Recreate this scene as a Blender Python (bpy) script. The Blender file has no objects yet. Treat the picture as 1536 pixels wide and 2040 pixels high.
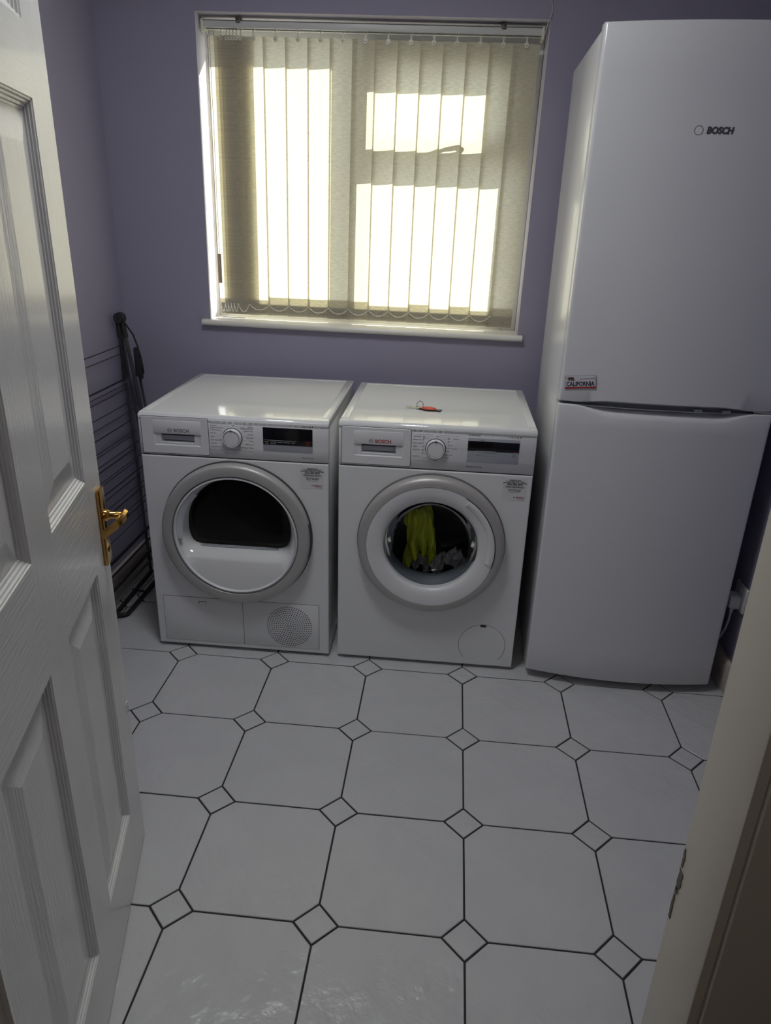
import bpy, bmesh, math, random
from mathutils import Vector, Matrix, noise

random.seed(7)
scene = bpy.context.scene
COL = scene.collection
PI = math.pi

# ------------------------------------------------------------------ camera
def make_camera():
    loc = Vector((0.0422, -2.4455, 1.4203))
    yaw, pitch, roll, fpx = 0.0770, -0.3896, 0.0327, 1432.71
    f = Vector((-math.sin(yaw) * math.cos(pitch), math.cos(yaw) * math.cos(pitch), math.sin(pitch)))
    r = Vector((math.cos(yaw), math.sin(yaw), 0))
    u = r.cross(f)
    c, s = math.cos(roll), math.sin(roll)
    r2, u2 = c * r + s * u, -s * r + c * u
    m = Matrix((r2, u2, -f)).transposed().to_4x4()
    m.translation = loc
    cd = bpy.data.cameras.new('camera')
    cd.sensor_fit = 'VERTICAL'
    cd.sensor_height = 36.0
    cd.lens = 36.0 * fpx / 2040.0
    cd.clip_start = 0.01
    o = bpy.data.objects.new('camera', cd)
    o.matrix_world = m
    COL.objects.link(o)
    scene.camera = o
make_camera()

# ------------------------------------------------------------------ world, sun, exposure
world = bpy.data.worlds.new('World')
scene.world = world
world.use_nodes = True
bg = world.node_tree.nodes['Background']
bg.inputs[0].default_value = (0.86, 0.93, 1.0, 1)
bg.inputs[1].default_value = 2.2

SUN_DIR = Vector((-0.55, -1.0, -0.73)).normalized()
sd = bpy.data.lights.new('sun', 'SUN')
sd.energy = 19.0
sd.angle = math.radians(0.6)
sd.color = (1.0, 0.965, 0.88)
so = bpy.data.objects.new('sun', sd)
so.rotation_euler = SUN_DIR.to_track_quat('-Z', 'Y').to_euler()
so.location = (2, 4, 4)
COL.objects.link(so)

FILL_POWER = 10.5
HALL_FILL_POWER = 2.5
vs = scene.view_settings
vs.view_transform = 'Standard'
vs.look = 'None'
vs.gamma = 1.0
vs.exposure = 0.1
vs.use_curve_mapping = False

# ------------------------------------------------------------------ materials
def _n(nt, t, x=0, y=0):
    n = nt.nodes.new(t); n.location = (x, y); return n

def mat(name, col, rough=0.5, metal=0.0, bump=0.0, bscale=60.0, stretch=(1, 1, 1), var=0.0, vscale=6.0,
        coat=0.0, spec=0.5, bdist=0.002, detail=4.0, coat_rough=0.08):
    m = bpy.data.materials.new(name)
    m.use_nodes = True
    nt = m.node_tree
    p = nt.nodes['Principled BSDF']
    p.inputs['Base Color'].default_value = (*col, 1)
    p.inputs['Roughness'].default_value = rough
    p.inputs['Metallic'].default_value = metal
    p.inputs['Specular IOR Level'].default_value = spec
    if coat:
        p.inputs['Coat Weight'].default_value = coat
        p.inputs['Coat Roughness'].default_value = coat_rough
    tc = _n(nt, 'ShaderNodeTexCoord', -900, 0)
    if var:
        nz = _n(nt, 'ShaderNodeTexNoise', -600, 200)
        nz.inputs['Scale'].default_value = vscale
        nz.inputs['Detail'].default_value = 5
        nt.links.new(tc.outputs['Object'], nz.inputs['Vector'])
        rp = _n(nt, 'ShaderNodeValToRGB', -380, 200)
        rp.color_ramp.elements[0].position = 0.3
        rp.color_ramp.elements[1].position = 0.7
        rp.color_ramp.elements[0].color = (*[c * (1 - var) for c in col], 1)
        rp.color_ramp.elements[1].color = (*[min(1, c * (1 + var)) for c in col], 1)
        nt.links.new(nz.outputs['Fac'], rp.inputs['Fac'])
        nt.links.new(rp.outputs['Color'], p.inputs['Base Color'])
    if bump:
        mp = _n(nt, 'ShaderNodeMapping', -720, -250)
        mp.inputs['Scale'].default_value = stretch
        nt.links.new(tc.outputs['Object'], mp.inputs['Vector'])
        bz = _n(nt, 'ShaderNodeTexNoise', -520, -250)
        bz.inputs['Scale'].default_value = bscale
        bz.inputs['Detail'].default_value = detail
        nt.links.new(mp.outputs['Vector'], bz.inputs['Vector'])
        b = _n(nt, 'ShaderNodeBump', -240, -250)
        b.inputs['Strength'].default_value = bump
        b.inputs['Distance'].default_value = bdist
        nt.links.new(bz.outputs['Fac'], b.inputs['Height'])
        nt.links.new(b.outputs['Normal'], p.inputs['Normal'])
    return m

def glass_mat(name, tint, refl_rough=0.03, ior=1.45, dark=0.0):
    """clear pane: see-through tint plus a Fresnel reflection"""
    m = bpy.data.materials.new(name)
    m.use_nodes = True
    nt = m.node_tree
    nt.nodes.clear()
    out = _n(nt, 'ShaderNodeOutputMaterial', 400, 0)
    mix = _n(nt, 'ShaderNodeMixShader', 200, 0)
    tr = _n(nt, 'ShaderNodeBsdfTransparent', 0, 100)
    tr.inputs[0].default_value = (*tint, 1)
    gl = _n(nt, 'ShaderNodeBsdfGlossy', 0, -100)
    gl.inputs['Roughness'].default_value = refl_rough
    fr = _n(nt, 'ShaderNodeFresnel', 0, 250)
    fr.inputs['IOR'].default_value = ior
    nt.links.new(fr.outputs[0], mix.inputs[0])
    nt.links.new(tr.outputs[0], mix.inputs[1])
    nt.links.new(gl.outputs[0], mix.inputs[2])
    nt.links.new(mix.outputs[0], out.inputs[0])
    return m

def fabric_mat(name, col, trans_col, fac=0.55):
    m = bpy.data.materials.new(name)
    m.use_nodes = True
    nt = m.node_tree
    nt.nodes.clear()
    out = _n(nt, 'ShaderNodeOutputMaterial', 500, 0)
    mix = _n(nt, 'ShaderNodeMixShader', 300, 0)
    mix.inputs[0].default_value = fac
    d = _n(nt, 'ShaderNodeBsdfDiffuse', 100, 100)
    t = _n(nt, 'ShaderNodeBsdfTranslucent', 100, -100)
    tc = _n(nt, 'ShaderNodeTexCoord', -900, 0)
    mp = _n(nt, 'ShaderNodeMapping', -720, 0)
    mp.inputs['Scale'].default_value = (1.0, 1.0, 4.5)
    nz = _n(nt, 'ShaderNodeTexNoise', -520, 0)
    nz.inputs['Scale'].default_value = 55
    nz.inputs['Detail'].default_value = 6
    nt.links.new(tc.outputs['Object'], mp.inputs[0])
    nt.links.new(mp.outputs[0], nz.inputs['Vector'])
    for sh, c, x in ((d, col, 0.06), (t, trans_col, 0.10)):
        rp = _n(nt, 'ShaderNodeValToRGB', -260, 200 if sh is d else -200)
        rp.color_ramp.elements[0].position = 0.35
        rp.color_ramp.elements[1].position = 0.65
        rp.color_ramp.elements[0].color = (*[v * (1 - x) for v in c], 1)
        rp.color_ramp.elements[1].color = (*[min(1, v * (1 + x)) for v in c], 1)
        nt.links.new(nz.outputs['Fac'], rp.inputs[0])
        nt.links.new(rp.outputs[0], sh.inputs[0])
    nt.links.new(d.outputs[0], mix.inputs[1])
    nt.links.new(t.outputs[0], mix.inputs[2])
    nt.links.new(mix.outputs[0], out.inputs[0])
    return m

MAT = dict(
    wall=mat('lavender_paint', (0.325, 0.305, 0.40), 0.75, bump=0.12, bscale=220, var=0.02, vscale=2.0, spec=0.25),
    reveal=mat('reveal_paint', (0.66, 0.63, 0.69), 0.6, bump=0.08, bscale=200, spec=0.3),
    ceiling=mat('ceiling_paint', (0.80, 0.79, 0.77), 0.8, bump=0.1, bscale=150),
    hallwall=mat('hall_paint', (0.22, 0.19, 0.165), 0.8, bump=0.1, bscale=150),
    carpet=mat('hall_carpet', (0.20, 0.16, 0.13), 0.95, bump=0.6, bscale=600),
    grout=mat('dark_grout', (0.030, 0.026, 0.024), 0.9, bump=0.3, bscale=300, var=0.3, vscale=40),
    tile=mat('white_slate_tile', (0.56, 0.565, 0.57), 0.24, bump=1.0, bscale=15, bdist=0.0085, var=0.03, vscale=8, detail=8),
    skirt=mat('skirting_paint', (0.55, 0.50, 0.45), 0.5, bump=0.05),
    jamb=mat('cream_gloss_paint', (0.62, 0.575, 0.50), 0.4, bump=0.12, bscale=30, stretch=(1, 1, .2), var=0.03, vscale=5),
    chip=mat('chipped_paint', (0.16, 0.14, 0.12), 0.8),
    upvc=mat('white_upvc', (0.82, 0.83, 0.84), 0.3),
    sill=mat('sill_gloss', (0.76, 0.74, 0.68), 0.25, bump=0.05, bscale=20),
    pane=glass_mat('window_glass', (0.96, 0.98, 0.97)),
    slat=fabric_mat('cream_blind_fabric', (0.62, 0.58, 0.46), (0.66, 0.625, 0.50), 0.5),
    rail=mat('headrail_enamel', (0.60, 0.60, 0.58), 0.4, bump=0.03),
    clip=mat('bracket_plastic', (0.10, 0.09, 0.09), 0.4, bump=0.03),
    carrier=mat('cream_plastic', (0.72, 0.71, 0.58), 0.35, bump=0.03),
    weight=mat('grey_weight_plate', (0.30, 0.28, 0.25), 0.5, bump=0.03),
    chain=mat('bead_chain_plastic', (0.88, 0.87, 0.78), 0.4, bump=0.03),
    tassel=mat('tan_cord_weight', (0.36, 0.28, 0.19), 0.4, bump=0.05),
    white=mat('white_enamel', (0.78, 0.79, 0.79), 0.17, bump=0.03, bscale=300, bdist=0.0005, coat=0.3),
    worktop=mat('glossy_worktop', (0.78, 0.79, 0.78), 0.10, bump=0.02, bscale=200, bdist=0.0004, coat=0.4, coat_rough=0.03),
    plastic=mat('white_plastic', (0.76, 0.765, 0.77), 0.30, bump=0.02, bscale=200, bdist=0.0005),
    fridge=mat('fridge_white', (0.70, 0.705, 0.72), 0.24, bump=0.03, bscale=250, bdist=0.0005, coat=0.25),
    fridgegrey=mat('fridge_grip_grey', (0.36, 0.38, 0.41), 0.35, bump=0.03),
    gasket=mat('grey_gasket', (0.13, 0.13, 0.13), 0.7, bump=0.05),
    seam=mat('dark_seam', (0.045, 0.045, 0.05), 0.6, bump=0.03),
    silver=mat('brushed_silver', (0.47, 0.465, 0.445), 0.42, metal=0.25, bump=0.05, bscale=300, bdist=0.0003),
    silver2=mat('silver_ring', (0.47, 0.455, 0.44), 0.42, metal=0.3, bump=0.05, bscale=300, bdist=0.0003),
    display=mat('black_display', (0.006, 0.006, 0.008), 0.12, bump=0.01),
    dispgrey=mat('grey_display_strip', (0.40, 0.42, 0.46), 0.3, bump=0.02),
    print=mat('dark_print', (0.06, 0.06, 0.07), 0.6, bump=0.01),
    printgrey=mat('grey_print', (0.20, 0.20, 0.21), 0.5, bump=0.01),
    printwhite=mat('white_print', (0.55, 0.55, 0.55), 0.6, bump=0.01),
    printred=mat('red_print', (0.42, 0.03, 0.035), 0.5, bump=0.01),
    sticker=mat('sticker_vinyl', (0.70, 0.70, 0.705), 0.3, bump=0.02),
    stickergrey=mat('sticker_grey', (0.48, 0.47, 0.46), 0.4, bump=0.02),
    slotgrey=mat('slot_grey', (0.55, 0.57, 0.61), 0.4, bump=0.02),
    doorglass=glass_mat('washer_glass', (0.90, 0.91, 0.91), 0.05, 1.18),
    dryerglass=glass_mat('dryer_glass', (0.95, 0.955, 0.955), 0.03, 1.4),
    innerglass=glass_mat('smoked_glass', (0.50, 0.50, 0.48), 0.04, 1.5),
    dryerdrum=mat('dryer_drum_steel', (0.20, 0.195, 0.19), 0.4, metal=0.3, bump=0.1, bscale=80),
    rubber=mat('grey_rubber', (0.13, 0.15, 0.17), 0.55, bump=0.03),
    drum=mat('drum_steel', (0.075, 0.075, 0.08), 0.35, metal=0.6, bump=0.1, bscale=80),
    lime=mat('lime_cotton', (0.56, 0.62, 0.04), 0.9, bump=0.4, bscale=160, var=0.1, vscale=20),
    greycloth=mat('pale_grey_cotton', (0.42, 0.43, 0.46), 0.95, bump=0.4, bscale=160, var=0.1, vscale=20),
    darkcloth=mat('charcoal_cotton', (0.035, 0.035, 0.04), 0.95, bump=0.4, bscale=160),
    door=mat('white_door_gloss_vertical', (0.74, 0.735, 0.715), 0.24, bump=0.42, bscale=34, stretch=(5, 5, .3), bdist=0.0026, detail=6, coat=0.3),
    doorh=mat('white_door_gloss_horizontal', (0.74, 0.735, 0.715), 0.24, bump=0.42, bscale=34, stretch=(.3, 5, 5), bdist=0.0026, detail=6, coat=0.3),
    brass=mat('polished_brass', (0.62, 0.36, 0.10), 0.16, metal=1.0, bump=0.03),
    black=mat('black_enamel', (0.022, 0.022, 0.024), 0.4, bump=0.05),
    blacktube=mat('dark_grey_tube', (0.085, 0.083, 0.085), 0.35, metal=0.3, bump=0.03),
    wire=mat('black_wire', (0.02, 0.02, 0.024), 0.45, bump=0.03),
    keysteel=mat('key_steel', (0.75, 0.72, 0.60), 0.2, metal=1.0, bump=0.03),
    fobred=mat('orange_red_leather', (0.72, 0.10, 0.05), 0.35, bump=0.15, bscale=120, var=0.2, vscale=60),
    fobblack=mat('fob_black', (0.015, 0.013, 0.013), 0.35, bump=0.05),
    magwhite=mat('plate_white', (0.62, 0.63, 0.66), 0.35, bump=0.02),
    navy=mat('plate_navy', (0.01, 0.012, 0.03), 0.4, bump=0.02),
    magred=mat('plate_red', (0.36, 0.03, 0.03), 0.4, bump=0.02),
    bear=mat('bear_brown', (0.10, 0.03, 0.015), 0.6, bump=0.05),
    cable=mat('white_cable', (0.50, 0.48, 0.48), 0.45, bump=0.02),
    ground=mat('outside_paving', (0.26, 0.25, 0.23), 0.9, bump=0.3, bscale=30, var=0.1, vscale=3),
)

# ------------------------------------------------------------------ mesh helpers
class MB:
    def __init__(self):
        self.v = []; self.f = []; self.mi = []
    def add(self, vs_, fs, mi=0):
        n = len(self.v)
        self.v += [tuple(x) for x in vs_]
        self.f += [tuple(i + n for i in f) for f in fs]
        self.mi += [mi] * len(fs)
        return self
    def box(self, x0, x1, y0, y1, z0, z1, mi=0):
        return self.add([(x0, y0, z0), (x1, y0, z0), (x1, y1, z0), (x0, y1, z0), (x0, y0, z1), (x1, y0, z1), (x1, y1, z1), (x0, y1, z1)],
                        [(0, 3, 2, 1), (4, 5, 6, 7), (0, 1, 5, 4), (1, 2, 6, 5), (2, 3, 7, 6), (3, 0, 4, 7)], mi)
    def lathe(self, prof, cx=0, cz=0, n=64, a0=0.0, a1=2 * PI, caps=False):
        """profile of (r, y) about the y axis through (cx, cz)"""
        full = abs(a1 - a0 - 2 * PI) < 1e-6
        m = n if full else n + 1
        vs_ = []
        for k in range(m):
            a = a0 + (a1 - a0) * k / n
            for r, y in prof:
                vs_.append((cx + r * math.cos(a), y, cz + r * math.sin(a)))
        L = len(prof); fs = []
        for k in range(n):
            k2 = (k + 1) % m
            for i in range(L - 1):
                fs.append((k * L + i, k2 * L + i, k2 * L + i + 1, k * L + i + 1))
        if not full and caps:
            fs.append(tuple(range(L))); fs.append(tuple(reversed([n * L + i for i in range(L)])))
        return self.add(vs_, fs)
    def tube(self, pts, r, n=8, closed=False):
        pts = [Vector(p) for p in pts]
        vs_ = []; m = len(pts)
        prev = None
        for i, p in enumerate(pts):
            if closed:
                t = (pts[(i + 1) % m] - pts[i - 1]).normalized()
            else:
                t = (pts[min(i + 1, m - 1)] - pts[max(i - 1, 0)]).normalized()
            if prev is None:
                a = Vector((0, 0, 1)) if abs(t.z) < 0.9 else Vector((1, 0, 0))
                u = t.cross(a).normalized()
            else:
                u = (prev - t * prev.dot(t)).normalized()
            prev = u
            w = t.cross(u)
            rr = r[i] if isinstance(r, (list, tuple)) else r
            for k in range(n):
                a = 2 * PI * k / n
                vs_.append(p + (u * math.cos(a) + w * math.sin(a)) * rr)
        fs = []
        for i in range(m if closed else m - 1):
            j = (i + 1) % m
            for k in range(n):
                k2 = (k + 1) % n
                fs.append((i * n + k, i * n + k2, j * n + k2, j * n + k))
        if not closed:
            fs.append(tuple(reversed(range(n)))); fs.append(tuple((m - 1) * n + k for k in range(n)))
        return self.add(vs_, fs)
    def prism(self, poly, d0, d1, axis='y', mi=0):
        n = len(poly)
        def P(a, b, d):
            return (a, d, b) if axis == 'y' else ((a, b, d) if axis == 'z' else (d, a, b))
        vs_ = [P(a, b, d0) for a, b in poly] + [P(a, b, d1) for a, b in poly]
        fs = [tuple(range(n)), tuple(reversed(range(n, 2 * n)))]
        for i in range(n):
            j = (i + 1) % n
            fs.append((i, i + n, j + n, j))
        return self.add(vs_, fs, mi)
    def loops(self, loops_, close_first=False, close_last=False):
        """bridge a list of equally long closed loops"""
        n = len(loops_[0]); vs_ = [p for l in loops_ for p in l]; fs = []
        for a in range(len(loops_) - 1):
            for i in range(n):
                j = (i + 1) % n
                fs.append((a * n + i, a * n + j, (a + 1) * n + j, (a + 1) * n + i))
        if close_first: fs.append(tuple(reversed(range(n))))
        if close_last: fs.append(tuple((len(loops_) - 1) * n + i for i in range(n)))
        return self.add(vs_, fs)
    def text(self, s, size, x, z, y=0.0, align='LEFT', bold=0.0, shear=0.0, sx=1.0, space=1.0, rot=0.0):
        """flat lettering in the x-z plane, read from -y"""
        vs_, fs = text_geo(s, align, bold, shear, space)
        c, sn = math.cos(rot), math.sin(rot)
        out = []
        for a, b in vs_:
            a *= size * sx; b *= size
            out.append((x + a * c - b * sn, y, z + a * sn + b * c))
        return self.add(out, fs)
    def build(self, name, material, parent=None, smooth=False, bevel=0.0, seg=2, angle=35, recalc=True, loc=None, mats=None):
        me = bpy.data.meshes.new(name)
        me.from_pydata(self.v, [], self.f)
        for m_ in (mats or [material]):
            me.materials.append(m_)
        if mats:
            for p, k in zip(me.polygons, self.mi): p.material_index = k
        if recalc or bevel:
            bm = bmesh.new(); bm.from_mesh(me)
            if recalc: bmesh.ops.recalc_face_normals(bm, faces=bm.faces)
            if bevel:
                es = [e for e in bm.edges if len(e.link_faces) == 2 and e.calc_face_angle(0) > math.radians(angle)]
                bmesh.ops.bevel(bm, geom=es, offset=bevel, offset_type='OFFSET', segments=seg, profile=0.5, affect='EDGES', clamp_overlap=True)
            bm.to_mesh(me); bm.free()
        o = bpy.data.objects.new(name, me)
        COL.objects.link(o)
        if parent: o.parent = parent
        if loc: o.location = loc
        if smooth or bevel:
            shade(me, 32 if not (smooth is True and not bevel) else 40)
        return o

def shade(me, ang):
    for p in me.polygons: p.use_smooth = True
    bm = bmesh.new(); bm.from_mesh(me)
    lim = math.radians(ang)
    for e in bm.edges:
        e.smooth = not (len(e.link_faces) == 2 and e.calc_face_angle(0) > lim)
    bm.to_mesh(me); bm.free()

_tcache = {}
def text_geo(s, align='LEFT', bold=0.0, shear=0.0, space=1.0):
    key = (s, align, bold, shear, space)
    if key in _tcache: return _tcache[key]
    cu = bpy.data.curves.new('lettering', 'FONT')
    cu.body = s; cu.size = 1.0; cu.align_x = align; cu.offset = bold; cu.shear = shear; cu.space_character = space
    cu.resolution_u = 3; cu.fill_mode = 'FRONT' if hasattr(cu, 'fill_mode') else cu.fill_mode
    o = bpy.data.objects.new('lettering', cu)
    COL.objects.link(o)
    dg = bpy.context.evaluated_depsgraph_get()
    me = bpy.data.meshes.new_from_object(o.evaluated_get(dg))
    vs_ = [(v.co.x, v.co.y) for v in me.vertices]
    fs = [tuple(p.vertices) for p in me.polygons]
    bpy.data.objects.remove(o); bpy.data.curves.remove(cu); bpy.data.meshes.remove(me)
    _tcache[key] = (vs_, fs)
    return vs_, fs

def tag(o, label, cat, group=None, kind=None):
    o['label'] = label; o['category'] = cat
    if group: o['group'] = group
    if kind: o['kind'] = kind
    return o
def thing(name, label, cat, loc=(0, 0, 0), rz=0.0, group=None, kind=None, ry=0.0):
    o = bpy.data.objects.new(name, None)
    o.empty_display_size = 0.1
    o.location = loc; o.rotation_euler = (0, ry, rz)
    COL.objects.link(o)
    return tag(o, label, cat, group, kind)
def arc(cx, cz, r, a0, a1, n):
    return [(cx + r * math.cos(a0 + (a1 - a0) * i / n), cz + r * math.sin(a0 + (a1 - a0) * i / n)) for i in range(n + 1)]
def rrect(x0, x1, z0, z1, r, n=5):
    p = []
    for cx, cz, a in ((x1 - r, z1 - r, 0), (x0 + r, z1 - r, PI / 2), (x0 + r, z0 + r, PI), (x1 - r, z0 + r, 1.5 * PI)):
        p += arc(cx, cz, r, a, a + PI / 2, n)
    return p

# ------------------------------------------------------------------ room shell
XL, XR, YB, YF, YH, ZC = -1.203, 1.032, 0.30, -1.890, -1.978, 2.42
WX0, WX1, WZ0, WZ1, WROT = -0.858, 0.3025, 1.032, 2.0215, 0.009
WCX, WCZ = (WX0 + WX1) / 2, (WZ0 + WZ1) / 2
def wrot(x, z):
    dx, dz = x - WCX, z - WCZ
    return (WCX + dx * math.cos(WROT) + dz * math.sin(WROT), WCZ - dx * math.sin(WROT) + dz * math.cos(WROT))

def build_shell():
    # floor: dark grout bed and every tile a piece of its own
    fl = MB().box(XL, XR, YH, YB, -0.05, -0.0022).build('floor', MAT['grout'])
    tag(fl, 'white octagon and square slate-effect floor tiles with dark grout', 'floor', kind='structure')
    S, GX, GY, TH = 0.3215, 0.1571, -1.3596, -0.0045
    c, s = math.cos(TH), math.sin(TH)
    def G(i, j): return (GX + S * (i * c - j * s), GY + S * (i * s + j * c))
    q = 0.0494; g = 0.0021
    def clip(poly):
        for ax, lim, sg in ((0, XL, 1), (0, XR, -1), (1, YH, 1), (1, YB, -1)):
            out = []
            for k in range(len(poly)):
                a, b = poly[k - 1], poly[k]
                da, db = sg * (a[ax] - lim), sg * (b[ax] - lim)
                if (da >= 0) != (db >= 0):
                    t = da / (da - db)
                    out.append((a[0] + t * (b[0] - a[0]), a[1] + t * (b[1] - a[1])))
                if db >= 0: out.append(b)
            poly = out
            if len(poly) < 3: return None
        return poly
    def tile(poly, name):
        P = clip(poly)
        if not P: return
        n = len(P)
        cx = sum(p[0] for p in P) / n; cy = sum(p[1] for p in P) / n
        vs_ = []
        for d, z in ((0.0, -0.004), (0.0, -0.0012), (0.0014, 0.0)):
            for x, y in P:
                L_ = math.hypot(x - cx, y - cy) or 1
                vs_.append((x - (x - cx) / L_ * d - cx, y - (y - cy) / L_ * d - cy, z))
        fs = [tuple(range(2 * n, 3 * n))]
        for a in (0, 1):
            for i in range(n):
                j = (i + 1) % n
                fs.append((a * n + i, a * n + j, (a + 1) * n + j, (a + 1) * n + i))
        me = bpy.data.meshes.new(name)
        me.from_pydata(vs_, [], fs)
        bm = bmesh.new(); bm.from_mesh(me); bmesh.ops.recalc_face_normals(bm, faces=bm.faces)
        bmesh.ops.triangulate(bm, faces=[f for f in bm.faces if len(f.verts) > 4]); bm.to_mesh(me); bm.free()
        # the tile top must face up
        me.materials.append(MAT['tile'])
        o = bpy.data.objects.new(name, me); COL.objects.link(o); o.parent = fl
        o.location = (cx, cy, random.uniform(-0.0003, 0.0003))
        o.rotation_euler = (random.uniform(-.0012, .0012), random.uniform(-.0012, .0012), 0)
    for i in range(-6, 5):
        for j in range(-4, 8):
            w = S - 2 * g; k = q - g * 0.4
            x0, y0 = S * i + g, S * j + g
            loc = [(k, 0), (w - k, 0), (w, k), (w, w - k), (w - k, w), (k, w), (0, w - k), (0, k)]
            P = []
            for a, b in loc:
                u, v = x0 + a, y0 + b
                P.append((GX + u * c - v * s, GY + u * s + v * c))
            tile(P, 'floor_tile')
            k = q - g * 1.6
            P = []
            for a, b in ((k, 0), (0, k), (-k, 0), (0, -k)):
                u, v = S * i + a, S * j + b
                P.append((GX + u * c - v * s, GY + u * s + v * c))
            tile(P, 'inset_tile')

    # back wall with the window opening (opening very slightly out of level)
    A = [wrot(WX0, WZ0), wrot(WX1, WZ0), wrot(WX1, WZ1), wrot(WX0, WZ1)]
    O = [(XL - .1, -.05), (XR + .1, -.05), (XR + .1, ZC + .02), (XL - .1, ZC + .02)]
    m = MB()
    yb2 = 0.56
    vs_ = [(x, YB, z) for x, z in O] + [(x, YB, z) for x, z in A] + [(x, yb2, z) for x, z in O] + [(x, yb2, z) for x, z in A]
    fs = []; mi = []
    for i in range(4):
        j = (i + 1) % 4
        fs += [(i, j, 4 + j, 4 + i), (8 + i, 12 + i, 12 + j, 8 + j), (i, 8 + i, 8 + j, j)]
    m.add(vs_, fs, 0)
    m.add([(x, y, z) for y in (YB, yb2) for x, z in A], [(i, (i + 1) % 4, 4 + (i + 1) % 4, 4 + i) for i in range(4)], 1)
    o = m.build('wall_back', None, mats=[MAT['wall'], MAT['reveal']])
    tag(o, 'lavender painted back wall around the window', 'wall', kind='structure')
    o = MB().box(XL - .1, XL, YH, YB, -.05, ZC).build('wall_left', MAT['wall'])
    tag(o, 'lavender painted left wall behind the clothes airer', 'wall', kind='structure')
    o = MB().box(XR, XR + .1, YH, YB, -.05, ZC).build('wall_right', MAT['wall'])
    tag(o, 'lavender painted right wall beside the fridge freezer', 'wall', kind='structure')
    o = MB().box(XL - .1, XR + .1, YH - 1.9, yb2, ZC, ZC + .08).build('ceiling', MAT['ceiling'])
    tag(o, 'plain white ceiling above the laundry room', 'ceiling', kind='structure')
    # wall with the doorway, room side lavender, hall side beige
    DX0, DX1, DZ = -0.475, 0.336, 2.03
    m = MB()
    m.box(XL, DX0, YH, YF, -.05, ZC).box(DX1, XR, YH, YF, -.05, ZC).box(DX0, DX1, YH, YF, DZ, ZC)
    o = m.build('wall_front', MAT['wall'])
    tag(o, 'wall with the doorway the camera looks through', 'wall', kind='structure')
    # hall
    o = MB().box(-1.0, 1.1, YH - 1.9, YH, -.06, -.004).build('floor_hall', MAT['carpet'])
    tag(o, 'dark carpet of the hall outside the doorway', 'floor', kind='structure')
    m = MB().box(-1.1, -1.0, YH - 1.9, YH, -.06, ZC).box(1.1, 1.2, YH - 1.9, YH, -.06, ZC).box(-1.1, 1.2, YH - 2.0, YH - 1.9, -.06, ZC)
    o = m.build('wall_hall', MAT['hallwall'])
    tag(o, 'beige hall walls behind the camera', 'wall', kind='structure')
    # door lining (jambs, head) and hall-side architrave
    r = thing('trim_1', 'cream gloss door lining with chipped paint at right of the doorway', 'door frame', (0.305, YH, 0), kind='structure')
    jr = MB().box(0, .031, 0, YF - YH, 0, DZ).build('jamb', MAT['jamb'], r, bevel=.0025)
    MB().box(-.78, -.749, 0, YF - YH, 0, DZ).build('jamb', MAT['jamb'], r, bevel=.0025)
    MB().box(-.749, 0, 0, YF - YH, DZ - .03, DZ).build('head_lining', MAT['jamb'], r, bevel=.0025)
    for x0, x1 in ((.009, .079), (-.828, -.758)):
        MB().box(x0, x1, -.007, 0, 0, DZ + .05).build('architrave', MAT['jamb'], r, bevel=.002)
    MB().box(-.758, .009, -.007, 0, DZ - .02, DZ + .05).build('architrave', MAT['jamb'], r, bevel=.002)
    # chips on the room-side arris of the right jamb
    random.seed(3)
    for z0, z1, w in ((.835, .858, .007), (.805, .832, .012), (.765, .798, .006), (.800, .808, .008)):
        poly = []
        n = 7
        for i in range(n): poly.append((YF - YH - .0025 - w * (.5 + .5 * random.random()), z0 + (z1 - z0) * i / (n - 1)))
        for i in range(n - 1, -1, -1): poly.append((YF - YH - .0026 - w * .2 * random.random(), z0 + (z1 - z0) * i / (n - 1)))
        MB().prism(poly, -.0006, .0004, axis='x').build('paint_chip', MAT['chip'], jr)
    # skirting
    for nm, bx, lb in (('baseboard_right', (XR - .018, XR, YF, YB, 0, .112), 'painted skirting board on the right wall behind the fridge'),
                       ('baseboard_left', (XL, XL + .018, YF, YB, 0, .112), 'painted skirting board along the left wall'),
                       ('baseboard_back', (XL + .018, XR - .018, YB - .018, YB, 0, .112), 'painted skirting board behind the washing machines')):
        o = MB().box(*bx).build(nm, MAT['skirt'], bevel=.006)
        tag(o, lb, 'skirting', kind='structure')
build_shell()

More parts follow.
